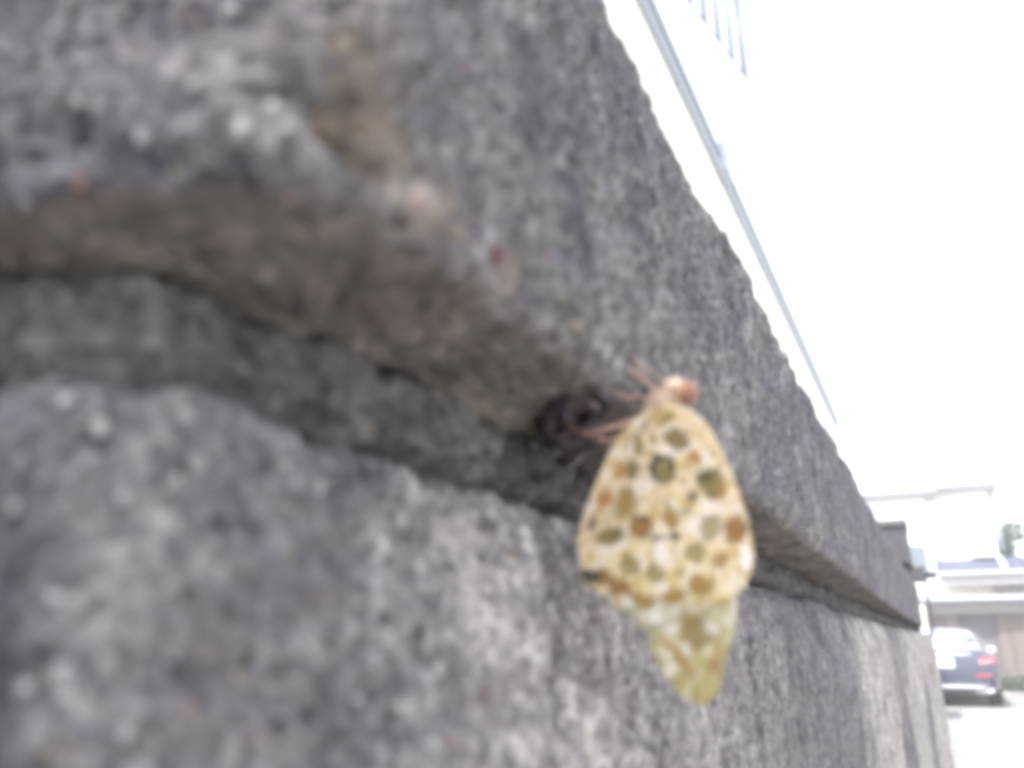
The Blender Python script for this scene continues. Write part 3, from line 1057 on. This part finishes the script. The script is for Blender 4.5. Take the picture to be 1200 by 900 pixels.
DX = -0.95
zg = at_x(757, 0, DX + 0.04).z            # gutter height
zb = at_x(800, 0, DX).z - 0.17            # foot of the balcony rail
nh = empty('white_house', (DX, 3, 0))
tag(nh, 'overexposed white house with balcony railing rising close behind the stone wall', 'house')
box('wall', cream, nh, DX - 5, DX, -8, 13.5, 0, zg - 0.07)
box('wall', white, nh, DX - 5, DX - 0.004, -8, 13.5, zg - 0.07, zb - 0.12)
box('balcony_floor', white, nh, DX - 1.6, DX + 0.012, -8, 13.5, zb - 0.12, zb)
box('wall', white, nh, DX - 5, DX - 1.6, -8, 13.5, zb, zb + 2.9)
box('roof', gutm, nh, DX - 5.1, DX - 1.15, -8.2, 13.7, zb + 2.9, zb + 3.05)
# gutter: a half-round channel on brackets
bm = bmesh.new()
prof = []
for k in range(13):
    a = math.pi * k / 12
    prof.append((DX + 0.024 - 0.02 * math.cos(a), zg - 0.045 * math.sin(a)))
prof += [(DX + 0.041, zg), (DX + 0.024, zg - 0.022), (DX + 0.007, zg)]
r0 = [bm.verts.new((x, -8, z)) for x, z in prof]; r1 = [bm.verts.new((x, 13.5, z)) for x, z in prof]
for i in range(len(prof)):
    j = (i + 1) % len(prof)
    bm.faces.new((r0[i], r0[j], r1[j], r1[i]))
gut = bm_obj('gutter', bm, gutm, nh)
for i in range(24):
    y = -7.6 + i * 0.9
    box('gutter_bracket', gutm, gut, DX - 0.002, DX + 0.046, y - 0.012, y + 0.012, zg + 0.001, zg + 0.010)
box('drip_edge', gutm, nh, DX - 0.002, DX + 0.042, -8, 13.5, zg + 0.10, zg + 0.16)
hb = at_x(852, 178, DX + 0.06)
hop = plain('pale_hopper', (0.36, 0.40, 0.46), rough=0.5)
box('rain_hopper', hop, nh, DX, DX + 0.07, hb.y - 0.16, hb.y + 0.10, zg + 0.012, zg + 0.24, 0.004, 1)
# a small splayed balcony with a barred railing
P0 = at_x(800, 0, DX)
dd_ = ray(874, 98)
P1 = EYE + dd_ * ((P0.z - EYE.z) / dd_.z)
rdir = (P1 - P0); rdir.z = 0
rlen = rdir.length; rdir.normalize()
S0 = P0 - rdir * 2.2
rlen += 2.2
bm = bmesh.new()
fl = [(S0.x - 1.0, S0.y), (S0.x + 0.03, S0.y), (P1.x + 0.03, P1.y + 0.02), (P1.x - 1.2, P1.y + 0.02)]
lo_ = [bm.verts.new((x, y, P0.z - 0.16)) for x, y in fl]; hi_ = [bm.verts.new((x, y, P0.z - 0.02)) for x, y in fl]
bm.faces.new(lo_); bm.faces.new(hi_)
for i in range(4):
    j = (i + 1) % 4
    bm.faces.new((lo_[i], lo_[j], hi_[j], hi_[i]))
bal = bm_obj('balcony', bm, white, nh)


def rail_bar(name, a_, b_, r):
    tube(name, railm, bal, [a_, b_], r, 4)


up_ = Vector((0, 0, 1))
rail_bar('rail_foot', S0 + up_ * 0.02, P1 + up_ * 0.02, 0.030)
rail_bar('hand_rail', S0 + up_ * 1.05, P1 + up_ * 1.05, 0.030)
k = 0
while k * 0.25 < rlen:
    q = P1 - rdir * k * 0.25
    rail_bar('baluster', q + up_ * 0.03, q + up_ * 1.04, 0.022 if k % 4 == 0 else 0.017)
    k += 1

# ------------------------------------------------------------------ gate post with dark box behind the wall's far end
darkm = plain('dark_plastic', (0.055, 0.053, 0.062), rough=0.5, var=0.1, scale=30)
steel = plain('grey_steel', (0.30, 0.30, 0.31), rough=0.45, var=0.1, scale=30)
YB = 2.55
a, c = at_y(1024, 612, YB), at_y(1068, 662, YB)
gp = empty('box_post', ((a.x + c.x) / 2, YB, 0))
tag(gp, 'dark grey box on a post just beyond the end of the stone wall', 'post')
lb = box('box', darkm, gp, a.x - 0.03, c.x + 0.002, YB, YB + 0.16, c.z, a.z, 0.012, 3)
box('lid', darkm, lb, a.x - 0.034, c.x + 0.006, YB - 0.006, YB + 0.166, a.z - 0.022, a.z + 0.003, 0.006, 2)
box('post', steel, gp, (a.x + c.x) / 2 - 0.03, (a.x + c.x) / 2 + 0.02, YB + 0.05, YB + 0.10, 0, c.z + 0.01, 0.004, 1)
a2, c2 = at_y(1060, 664, YB + 0.05), at_y(1086, 682, YB + 0.05)
hg = box('hinge', darkm, gp, a2.x - 0.03, c2.x, YB + 0.02, YB + 0.09, c2.z, a2.z, 0.006, 2)
a3, c3 = at_y(1085, 670, YB + 0.05), at_y(1098, 678, YB + 0.05)
box('hinge_pin', darkm, hg, a3.x - 0.002, c3.x, YB + 0.04, YB + 0.07, c3.z, a3.z, 0.003, 1)
cab = [at_y(px, py, YB + 0.03) for px, py in ((1084, 676), (1087, 700), (1092, 722), (1092, 742), (1084, 752))]
cab.append(Vector((cab[-1].x - 0.05, cab[-1].y, cab[-1].z - 0.05)))
tube('cable', darkm, gp, smooth_path(cab, 24), 0.0045, 8)
a4, c4 = at_y(1076, 708, YB), at_y(1088, 742, YB)
box('plate', cream, gp, a4.x, c4.x, YB + 0.045, YB + 0.052, c4.z, a4.z)

# ------------------------------------------------------------------ house across the lot
rooft = plain('blue_grey_roof', (0.065, 0.072, 0.12), rough=0.7, var=0.12, scale=3)
fascia = plain('pale_fascia', (0.38, 0.37, 0.37), rough=0.7, var=0.05, scale=3)
mauve = plain('mauve_fascia', (0.14, 0.125, 0.14), rough=0.7, var=0.1, scale=2)
framem = plain('window_frame', (0.36, 0.38, 0.42), rough=0.5, var=0.05, scale=3)
fh = empty('far_house', (2, 32, 0))
tag(fh, 'two-storey white house with grey lower roof behind the parked car', 'house')


def fb(name, mat, px0, py0, px1, py1, Y, dep, parent=fh, bev=0.0):
    """a box whose front (facing -Y, at distance Y) spans two picture corners taken at its middle line"""
    A, B = at_y(px0, (py0 + py1) / 2, Y), at_y(px1, (py0 + py1) / 2, Y)
    mx = (px0 + px1) / 2
    T, Bo = at_y(mx, py0, Y), at_y(mx, py1, Y)
    return box(name, mat, parent, A.x, B.x, Y, Y + dep, Bo.z, T.z, bev), (A.x, B.x, Bo.z, T.z)


Y1 = 29.0
zr = at_y(1140, 655, Y1).z               # foot of the upper storey
za = at_y(1090, 581, Y1).z               # upper eaves
xl = at_y(1090, 628, Y1 - 0.6).x         # where the left wing's corner stands
xr = at_y(1166, 628, Y1).x
z2 = at_y(1140, 697, Y1).z               # foot of the ground-floor strip of wall
box('wall', white, fh, xl, xr, Y1, Y1 + 7, zr - 0.2, za + 0.05)
box('wall', white, fh, xl - 9, xl, Y1 - 0.6, Y1 + 7, z2 - 0.6, za - 0.12)
rf = box('roof', fascia, fh, xl - 9.3, xl + 0.35, Y1 - 1.15, Y1 + 7.3, za - 0.12, za + 0.12)
box('gutter', framem, rf, xl - 9.3, xl + 0.37, Y1 - 1.25, Y1 - 1.15, za - 0.02, za + 0.10)
box('roof_slope', fascia, rf, xl - 8.9, xl + 0.05, Y1 - 0.5, Y1 + 6.6, za + 0.12, za + 0.35)
rf = box('roof', fascia, fh, xl + 0.352, xr + 0.3, Y1 - 0.5, Y1 + 7.3, za + 0.05, za + 0.30)
box('gutter', framem, rf, xl + 0.352, xr + 0.32, Y1 - 0.6, Y1 - 0.5, za + 0.16, za + 0.28)
# left wing window
A, B = at_y(1069, 650, Y1 - 0.6), at_y(1088, 650, Y1 - 0.6)
T, Bo = at_y(1080, 637, Y1 - 0.6).z, at_y(1080, 672, Y1 - 0.6).z
w = box('window', framem, fh, A.x - 0.7, B.x, Y1 - 0.66, Y1 - 0.6, Bo, T)
box('pane', glassm, w, A.x - 0.64, (A.x + B.x) / 2 - 0.36, Y1 - 0.668, Y1 - 0.66, Bo + 0.06, T - 0.06)
box('pane', glassm, w, (A.x + B.x) / 2 - 0.32, B.x - 0.06, Y1 - 0.672, Y1 - 0.662, Bo + 0.06, T - 0.06)
# lower roof: a sloping slab of standing seams in front of the upper wall
zt = at_y(1135, 655, Y1).z; ze = at_y(1135, 669, Y1 - 1.4).z
bm = bmesh.new()
pts = [(Y1 - 0.002, zt), (Y1 - 1.5, ze), (Y1 - 1.5, ze - 0.09), (Y1 - 0.002, zt - 0.35)]
xa, xb = xl + 0.02, xr + 4.2
r0 = [bm.verts.new((xa, y, z)) for y, z in pts]; r1 = [bm.verts.new((xb, y, z)) for y, z in pts]
for i in range(4):
    j = (i + 1) % 4
    bm.faces.new((r0[i], r0[j], r1[j], r1[i]))
bm.faces.new(r0[::-1]); bm.faces.new(r1)
lr = bm_obj('lower_roof', bm, rooft, fh)
sl_ = math.atan2(zt - ze, 1.5)
for i in range(19):
    x = xa + 0.15 + i * 0.36
    bm = bmesh.new()
    add_box(bm, -0.018, 0.018, 0, 1.5 / math.cos(sl_), 0.0, 0.035)
    bmesh.ops.rotate(bm, verts=bm.verts, cent=(0, 0, 0), matrix=Matrix.Rotation(sl_, 3, 'X'))
    bmesh.ops.translate(bm, verts=bm.verts, vec=(x, Y1 - 1.5, ze + 0.001))
    bm_obj('roof_seam', bm, rooft, lr)
box('gutter', framem, lr, xa, xb, Y1 - 1.62, Y1 - 1.502, ze - 0.12, ze - 0.02)
box('fascia', fascia, fh, xa, xb, Y1 - 1.42, Y1 - 1.32, ze - 0.42, ze - 0.10)
box('wall', cream, fh, xa, xb, Y1 - 0.9, Y1 + 6, z2 - 0.6, ze - 0.05)
# arched opening and downpipes
ac = at_y(1193, 696, Y1 - 0.95)
bm = bmesh.new()
pts = [(ac.x + 0.62 * math.cos(math.pi * k / 16), ac.z + 0.66 * math.sin(math.pi * k / 16)) for k in range(17)]
r0 = [bm.verts.new((x, Y1 - 0.96, z)) for x, z in pts]; r1 = [bm.verts.new((x, Y1 - 0.899, z)) for x, z in pts]
bm.faces.new(r0)
for i in range(16):
    bm.faces.new((r0[i], r0[i + 1], r1[i + 1], r1[i]))
bm.faces.new((r0[16], r0[0], r1[0], r1[16]))
arch = bm_obj('arched_window', bm, plain('brown_grey_louvre', (0.30, 0.27, 0.26), rough=0.8), fh)  # even brown-grey panel behind the slats
for k in range(5):
    zz = ac.z + 0.08 + k * 0.11
    hw = 0.60 * math.sqrt(max(0.01, 1 - ((zz + 0.04 - ac.z) / 0.66) ** 2))
    box('louvre', fascia, arch, ac.x - hw, ac.x + hw, Y1 - 0.985, Y1 - 0.962, zz, zz + 0.035)
pA = at_y(1163, 604, Y1 - 0.1)
pB = at_y(1172, 649, Y1 - 0.1)
tube('downpipe', framem, fh, [(pA.x + 0.1, Y1 - 0.12, pA.z + 0.5), (pA.x + 0.1, Y1 - 0.12, pB.z + 0.1)], 0.06, 10)
pC = at_y(1170, 652, Y1 - 0.2); pD = at_y(1178, 664, Y1 - 1.4)
tube('downpipe', white, fh, [pC, (pC + pD) / 2, pD], 0.055, 10)
pE = at_y(1176, 672, Y1 - 0.95)
tube('downpipe', fascia, fh, [(pE.x, Y1 - 0.98, pE.z), (pE.x, Y1 - 0.98, z2 - 0.5)], 0.05, 10)
# balcony things on the lower roof at the right
bA = at_y(1172, 655, Y1 + 1.0)
box('balcony_parapet', white, fh, xr + 0.45, xr + 4.2, Y1 + 0.6, Y1 + 0.7, zr - 0.3, zr + 0.55)
for k in range(12):
    box('baluster', framem, fh, xr + 0.55 + k * 0.3, xr + 0.6 + k * 0.3, Y1 + 0.62, Y1 + 0.66, zr + 0.55, zr + 1.25)
box('hand_rail', framem, fh, xr + 0.45, xr + 4.2, Y1 + 0.6, Y1 + 0.68, zr + 1.25, zr + 1.31)
box('air_conditioner', fascia, fh, xr - 0.75, xr - 0.12, Y1 - 0.42, Y1 - 0.1, zt - 0.02, zt + 0.55, 0.02, 2)
# carport beam and garage front below
gar = empty('garage', (3, 27, 0))
tag(gar, 'long low garage of brown boards with mauve eaves behind the car', 'garage')
Y2 = 26.0
z_t = at_y(1140, 698, Y2).z; z_b = at_y(1140, 712, Y2).z; z_p = at_y(1140, 719, Y2 + 0.3).z
boardm = plain('brown_boards', (0.125, 0.10, 0.09), rough=0.85, var=0.2, scale=1.5)
boardm2 = plain('pale_brown_boards', (0.165, 0.135, 0.12), rough=0.85, var=0.2, scale=1.5)
doorm = plain('dark_door', (0.10, 0.09, 0.10), rough=0.7, var=0.15, scale=2)
x0 = -6.0; x1 = 12.0
rf = box('roof', mauve, gar, x0, x1, Y2 - 0.35, Y2 + 3.0, z_b, z_t)
box('gutter', framem, rf, x0, x1, Y2 - 0.46, Y2 - 0.352, z_t - 0.14, z_t - 0.03)
box('lintel', fascia, gar, x0, x1, Y2 + 0.02, Y2 + 0.2, z_p, z_b - 0.002)
dl = at_y(1126, 735, Y2).x; dr = at_y(1159, 735, Y2).x
bw = 0.30
x = x0
i = 0
while x < x1:
    xe = x + bw
    if not (x < dr and xe > dl):
        box('board', boardm if (i * 7) % 3 else boardm2, gar, x + 0.006, xe - 0.006, Y2 + 0.10 + 0.012 * ((i * 5) % 3), Y2 + 0.15, 0.02, z_p - 0.002)
    x = xe
    i += 1
dd = box('door', doorm, gar, dl - 0.25, dr + 0.25, Y2 + 0.22, Y2 + 0.28, 0.0, z_p)
box('handle', steel, dd, dr - 0.15, dr - 0.10, Y2 + 0.17, Y2 + 0.215, 1.0, 1.15)
box('back_wall', boardm, gar, x0, x1, Y2 + 2.6, Y2 + 2.7, 0, z_b - 0.002)

# ------------------------------------------------------------------ plants
leafm, n, l, b = new_mat('leaf')
oi = n.new('ShaderNodeTexCoord'); nl = n.new('ShaderNodeTexNoise'); nl.inputs['Scale'].default_value = 5
l.new(oi.outputs['Object'], nl.inputs['Vector'])
rpl = ramp(n, [(0.3, (0.05, 0.07, 0.045)), (0.7, (0.11, 0.135, 0.085))])
l.new(nl.outputs[0], rpl.inputs[0]); l.new(rpl.outputs[0], b.inputs['Base Color'])
b.inputs['Roughness'].default_value = 0.6
barkm = plain('stem', (0.13, 0.10, 0.07), rough=0.9, var=0.2, scale=20)


def plant(name, label, loc, rx, ry, h, nleaf, seed, ls=0.06, cat='shrub', zbase=0.1, group=None):
    root = empty(name, loc)
    tag(root, label, cat, group)
    rr = random.Random(seed)
    V, F = [], []
    tips = []
    for k in range(7):
        a = rr.uniform(0, 6.28)
        t = Vector((math.cos(a) * rx * rr.uniform(.2, .7), math.sin(a) * ry * rr.uniform(.2, .7), h * rr.uniform(.6, .95)))
        tips.append(t)
        p = smooth_path([Vector(loc), Vector(loc) + Vector((t.x * .3, t.y * .3, t.z * .5)), Vector(loc) + t], 6)
        tube('stem', barkm, root, p, [0.02 * (h / 1.2) * (1 - i / 8) for i in range(7)], 6)
    for k in range(nleaf):
        t = rr.choice(tips)
        c = Vector(loc) + Vector((t.x, t.y, t.z)) * rr.uniform(.35, 1.0) + Vector((rr.gauss(0, rx * .28), rr.gauss(0, ry * .28), rr.gauss(0, h * .12)))
        if c.z < loc[2] + 0.01: c.z = loc[2] + rr.uniform(.01, .1)
        d = Vector((rr.uniform(-1, 1), rr.uniform(-1, 1), rr.uniform(-.4, 1))).normalized()
        s = d.cross(Vector((rr.uniform(-1, 1), rr.uniform(-1, 1), .3))).normalized()
        L = ls * rr.uniform(.7, 1.4)
        b0 = len(V)
        V += [tuple(c), tuple(c + d * L * .5 + s * L * .28), tuple(c + d * L), tuple(c + d * L * .5 - s * L * .28)]
        F += [(b0, b0 + 1, b0 + 2), (b0, b0 + 2, b0 + 3)]
    me = bpy.data.meshes.new('foliage')
    me.from_pydata(V, [], F)
    tag(link_mesh('foliage', me, leafm, root), kind='stuff')
    return root


q = at_y(1178, 656, Y1 + 0.3)
plant('potted_shrub', 'pale green leafy shrub on the far house\'s balcony roof', (q.x, Y1 + 0.25, zr - 0.25), 0.42, 0.3, 1.25, 650, 4, 0.13)
q = at_y(1194, 640, Y1 + 1.3)
plant('balcony_tree', 'tall faint shrub at the right picture edge beside the balcony', (q.x, Y1 + 1.4, zr - 0.2), 0.5, 0.4, 1.5, 700, 9, 0.14)
for k, (px, yy, hh, lab) in enumerate(((1181, 24.9, 0.32, 'low green weeds by the boards, nearest the car'), (1196, 24.6, 0.42, 'low green weeds by the boards at the right picture edge'))):
    q = at_y(px, 797, yy)
    plant('weed_clump', lab, (q.x, yy, 0.006), 0.55, 0.3, hh, 900, 20 + k, 0.09, cat='weeds')

# ------------------------------------------------------------------ the parked car
paint = plain('dark_blue_paint', (0.014, 0.022, 0.055), rough=0.25, var=0.05, scale=3, coat=1.0)
chrome = plain('chrome', (0.75, 0.77, 0.80), rough=0.12, metal=1.0, var=0.02)
tyrem = plain('tyre_rubber', (0.018, 0.018, 0.019), rough=0.85, var=0.2, scale=20)
rimm = plain('rim_alloy', (0.45, 0.46, 0.48), rough=0.3, metal=0.9, var=0.03)
redm = plain('red_lens', (0.55, 0.02, 0.045), rough=0.15, var=0.1, scale=10, coat=1.0)
platem = plain('plate_white', (0.75, 0.76, 0.74), rough=0.5, var=0.02, scale=10)
markm = plain('plate_marks', (0.16, 0.26, 0.24), rough=0.6)
blackm = plain('black_trim', (0.015, 0.015, 0.017), rough=0.6)
cg, n, l, b = new_mat('car_glass')
tcg = n.new('ShaderNodeTexCoord'); nsg = n.new('ShaderNodeTexNoise'); nsg.inputs['Scale'].default_value = 1.5
l.new(tcg.outputs['Object'], nsg.inputs['Vector'])
rpg = ramp(n, [(0.3, (0.72, 0.74, 0.76)), (0.7, (0.80, 0.82, 0.84))])
l.new(nsg.outputs[0], rpg.inputs[0]); l.new(rpg.outputs[0], b.inputs['Base Color'])
b.inputs['Roughness'].default_value = 0.08
b.inputs['Coat Weight'].default_value = 1.0
b.inputs['Metallic'].default_value = 0.85
b.inputs['Coat IOR'].default_value = 2.2

CY = 18.0
cx = at_y(1107, 780, CY).x
car = empty('parked_car', (cx, CY, 0.006))
tag(car, 'dark blue sedan parked with its rear to the camera', 'car')


def cl(x, y, z):
    return (cx + x, CY + y, 0.006 + z)


# body shell: half sections (x, z) at stations along the length; y=0 is the rear bumper
def shell(name, stations, mat, parent):
    bm = bmesh.new()
    rows = []
    for y, half in stations:
        pts = [(x, z) for x, z in half] + [(-x, z) for x, z in half[::-1]]
        rows.append([bm.verts.new(cl(x, y, z)) for x, z in pts])
    for a_, b_ in zip(rows[:-1], rows[1:]):
        m = len(a_)
        for i in range(m):
            j = (i + 1) % m
            bm.faces.new((a_[i], a_[j], b_[j], b_[i]))
    bm.faces.new(rows[0]); bm.faces.new(rows[-1][::-1])
    o = bm_obj(name, bm, mat, parent, smooth=True)
    md = o.modifiers.new('sub', 'SUBSURF'); md.levels = 2; md.render_levels = 2
    return o


def sec(w, zb_, zbelt, ztop, wt, crown=0.03):
    """half section from the centre underside round to the centre top"""
    return [(0.0, zb_), (w * .80, zb_), (w * .95, zb_ + .06), (w, zb_ + .25), (w * 1.0, (zb_ + zbelt) / 2 + .08), (w * .975, zbelt - .05), (w * .94, zbelt), (wt, ztop - .02), (wt * .6, ztop + crown * .7), (0.0, ztop + crown)]


lower = [
    (0.00, sec(.70, .30, .72, .78, .56, .01)), (0.04, sec(.80, .25, .84, .93, .66, .02)), (0.12, sec(.86, .22, .92, 1.00, .72, .03)), (0.35, sec(.91, .20, .95, 1.02, .74, .03)),
    (0.9, sec(.93, .19, .96, 1.03, .76, .03)), (1.6, sec(.93, .18, .95, 1.00, .78, .02)), (2.6, sec(.93, .18, .94, .99, .78, .02)), (3.4, sec(.93, .19, .93, .98, .77, .02)),
    (4.1, sec(.91, .20, .88, .92, .74, .02)), (4.6, sec(.86, .22, .78, .82, .66, .02)), (4.85, sec(.72, .28, .66, .70, .5, .01)), (4.92, sec(.60, .32, .60, .62, .4, .01)),
]
shell('body', lower, paint, car)


def cabin_sec(w0, z0, w1, z1, crown=.03):
    return [(0.0, z0 - .06), (w0 * .9, z0 - .06), (w0, z0 - .02), (w0 * .99, z0 + .03), (w1 + (w0 - w1) * .12, z1 - .10), (w1, z1 - .03), (w1 * .9, z1), (w1 * .5, z1 + crown * .8), (0.0, z1 + crown)]


cab_s = [(0.62, cabin_sec(.74, .99, .70, 1.03, .01)), (0.75, cabin_sec(.77, .99, .66, 1.13, .02)), (1.05, cabin_sec(.79, .98, .62, 1.30, .03)), (1.45, cabin_sec(.80, .97, .60, 1.40, .035)), (2.1, cabin_sec(.81, .96, .60, 1.43, .035)),
         (2.7, cabin_sec(.81, .95, .60, 1.41, .035)), (3.15, cabin_sec(.80, .95, .62, 1.28, .03)), (3.55, cabin_sec(.78, .94, .66, 1.06, .02)), (3.72, cabin_sec(.76, .93, .70, .97, .01))]
cabn = shell('cabin', cab_s, paint, car)


def sheet(name, quad, mat, parent, nx=10, ny=6, bulge=0.02, thick=0.008):
    """a bulged sheet between four corners a,b,c,d (car coordinates)"""
    A_, B_, C_, D_ = [Vector(cl(*p)) for p in quad]
    nn = (B_ - A_).cross(D_ - A_).normalized()
    V, F = [], []
    for j in range(ny + 1):
        for i in range(nx + 1):
            s, t = i / nx, j / ny
            p = (A_ * (1 - s) + B_ * s) * (1 - t) + (D_ * (1 - s) + C_ * s) * t
            p = p + nn * bulge * (1 - (2 * s - 1) ** 2)
            V.append(tuple(p))
    for j in range(ny):
        for i in range(nx):
            a_ = j * (nx + 1) + i
            F.append((a_, a_ + 1, a_ + nx + 2, a_ + nx + 1))
    me = bpy.data.meshes.new(name)
    me.from_pydata(V, [], F)
    o = link_mesh(name, me, mat, parent)
    md = o.modifiers.new('thick', 'SOLIDIFY'); md.thickness = thick; md.offset = 0
    return o


sheet('rear_window', [(-.665, .615, 1.035), (.665, .615, 1.035), (.545, 1.27, 1.395), (-.545, 1.27, 1.395)], cg, car, bulge=0.045)
sheet('windscreen', [(.66, 3.68, 1.00), (-.66, 3.68, 1.00), (-.545, 2.98, 1.385), (.545, 2.98, 1.385)], cg, car, bulge=0.045)
for s in (-1, 1):
    q = [(s * .815, 1.05, .99), (s * .815, 3.2, .985), (s * .635, 2.75, 1.36), (s * .64, 1.4, 1.35)]
    if s < 0:
        q = [q[1], q[0], q[3], q[2]]
    sheet('side_window', q, cg, car, bulge=0.03)
    # tail light: a wrapped lens with a bright strip
    tl = sheet('tail_light', [(s * .58, .028, .755), (s * .845, .150, .785), (s * .835, .165, .885), (s * .62, .050, .885)] if s > 0 else
               [(s * .865, .150, .77), (s * .58, .028, .755), (s * .62, .050, .885), (s * .845, .165, .905)], redm, car, bulge=0.03, thick=0.05)
    sheet('light_strip', [(s * .60, -.006, .800), (s * .80, .075, .815), (s * .80, .077, .832), (s * .61, -.002, .817)] if s > 0 else
          [(s * .80, .075, .815), (s * .60, -.006, .800), (s * .61, -.002, .817), (s * .80, .077, .832)], platem, tl, bulge=0.012, thick=0.014)
    sheet('reflector', [(s * .50, -.03, .555), (s * .76, .012, .555), (s * .76, .012, .585), (s * .50, -.03, .585)] if s > 0 else
          [(s * .76, .012, .555), (s * .50, -.03, .555), (s * .50, -.03, .585), (s * .76, .012, .585)], redm, car, bulge=0.01, thick=0.04)
    # exhaust trim: a chrome frame round a dark mouth
    ex = tube('exhaust_trim', chrome, car, [cl(s * (.58 + .16 * math.cos(t)), -.005 + abs(math.cos(t)) * .0, .315 + .040 * math.sin(t)) for t in [k * math.pi / 12 for k in range(25)]], 0.014, 8)
    box('exhaust_mouth', blackm, ex, cx + s * .58 - .135, cx + s * .58 + .135, CY - .003, CY + .06, .006 + .285, .006 + .345)
    # door mirror
    mb = bmesh.new()
    add_box(mb, cx + s * .88, cx + s * 1.05, CY + 2.92, CY + 3.02, .006 + .96, .006 + 1.10, 0.03, 3)
    mi = bm_obj('mirror', mb, paint, car, smooth=True)
    box('mirror_glass', chrome, mi, cx + s * .90, cx + s * 1.035, CY + 2.911, CY + 2.919, .006 + .975, .006 + 1.085)
    for yy in (.98, 3.95):
        # wheel: tyre ring with rim and spokes
        wroot = empty('wheel', cl(s * .80, yy, .33)); wroot.parent = car
        wroot.matrix_parent_inverse = parent_world(car).inverted()
        prof = [(.21, -.11), (.30, -.118), (.325, -.10), (.333, -.06), (.333, .06), (.325, .10), (.30, .118), (.21, .11)]
        V, F = [], []
        ns_ = 36
        for k in range(ns_):
            a_ = 2 * math.pi * k / ns_
            for r_, x_ in prof:
                V.append((cl(s * .80, yy, .335)[0] + x_, cl(0, yy, 0)[1] + r_ * math.cos(a_), .006 + .335 + r_ * math.sin(a_)))
        m_ = len(prof)
        for k in range(ns_):
            for i in range(m_):
                F.append((k * m_ + i, k * m_ + (i + 1) % m_, ((k + 1) % ns_) * m_ + (i + 1) % m_, ((k + 1) % ns_) * m_ + i))
        me = bpy.data.meshes.new('tyre'); me.from_pydata(V, [], F)
        link_mesh('tyre', me, tyrem, wroot)
        bm = bmesh.new()
        for k in range(5):
            a_ = 2 * math.pi * k / 5
            r = bmesh.ops.create_cube(bm, size=1.0)
            for v_ in r['verts']:
                y_, z_ = v_.co.y * .05, .11 + v_.co.z * .22
                v_.co = Vector((cl(s * .80, 0, 0)[0] + s * .10 + v_.co.x * .03, CY + yy + y_ * math.cos(a_) - z_ * math.sin(a_), .341 + y_ * math.sin(a_) + z_ * math.cos(a_)))
        r = bmesh.ops.create_cone(bm, segments=24, radius1=.215, radius2=.215, depth=.10, cap_ends=True)
        for v_ in r['verts']:
            v_.co = Vector((cl(s * .80, 0, 0)[0] + v_.co.z * .9, CY + yy + v_.co.x, .341 + v_.co.y))
        bm_obj('rim', bm, rimm, wroot)
# number plate, trunk strip, bumper strip, badge
pl = box('number_plate', platem, car, cx - .165, cx + .165, CY - .045, CY - .03, .006 + .70, .006 + .865, 0.006, 2)
for k, (xx, zz, ww_, hh_) in enumerate(((-.09, .83, .03, .018), (-.03, .832, .02, .02), (.03, .83, .035, .018), (-.10, .755, .04, .06), (-.03, .755, .035, .06), (.05, .755, .04, .06), (.11, .755, .03, .06))):
    box('plate_mark', markm, pl, cx + xx - ww_ / 2, cx + xx + ww_ / 2, CY - .0475, CY - .0445, .006 + zz - hh_ / 2, .006 + zz + hh_ / 2)
sheet('trunk_strip', [(-.50, .012, .925), (.50, .012, .925), (.50, .022, .955), (-.50, .022, .955)], chrome, car, bulge=0.03, thick=0.02)
sheet('bumper_strip', [(-.66, -.002, .345), (.66, -.002, .345), (.66, .000, .385), (-.66, .000, .385)], chrome, car, bulge=0.035, thick=0.04)
sheet('bumper_skirt', [(-.66, .02, .22), (.66, .02, .22), (.66, .0, .345), (-.66, .0, .345)], blackm, car, bulge=0.02, thick=0.03)
tube('badge', chrome, car, [cl(.042 * math.cos(k * math.pi / 12), .025, 1.005 + .042 * math.sin(k * math.pi / 12)) for k in range(25)], .006, 6)
tube('badge', chrome, car, [cl(-.036, .025, .985), cl(0, .022, 1.005), cl(.036, .025, .985)], .005, 6)
tube('badge', chrome, car, [cl(0, .022, 1.005), cl(0, .025, 1.045)], .005, 6)

# ------------------------------------------------------------------ haze added to lay a pale veil over the distance
hz = bpy.data.materials.new('veil_haze')
hz.use_nodes = True
hn = hz.node_tree.nodes
hn.remove(hn['Principled BSDF'])
pv = hn.new('ShaderNodeVolumePrincipled')
pv.inputs['Color'].default_value = (0.93, 0.94, 1.0, 1)
pv.inputs['Density'].default_value = 0.0045
pv.inputs['Anisotropy'].default_value = 0.2
hz.node_tree.links.new(pv.outputs[0], hn['Material Output'].inputs['Volume'])
bm = bmesh.new()
add_box(bm, -150, 150, -150, 150, -1.5, 14.0)
hzo = bm_obj('haze', bm, hz)
tag(hzo, 'thin haze added as a pale veil over the distance', 'haze', kind='stuff')
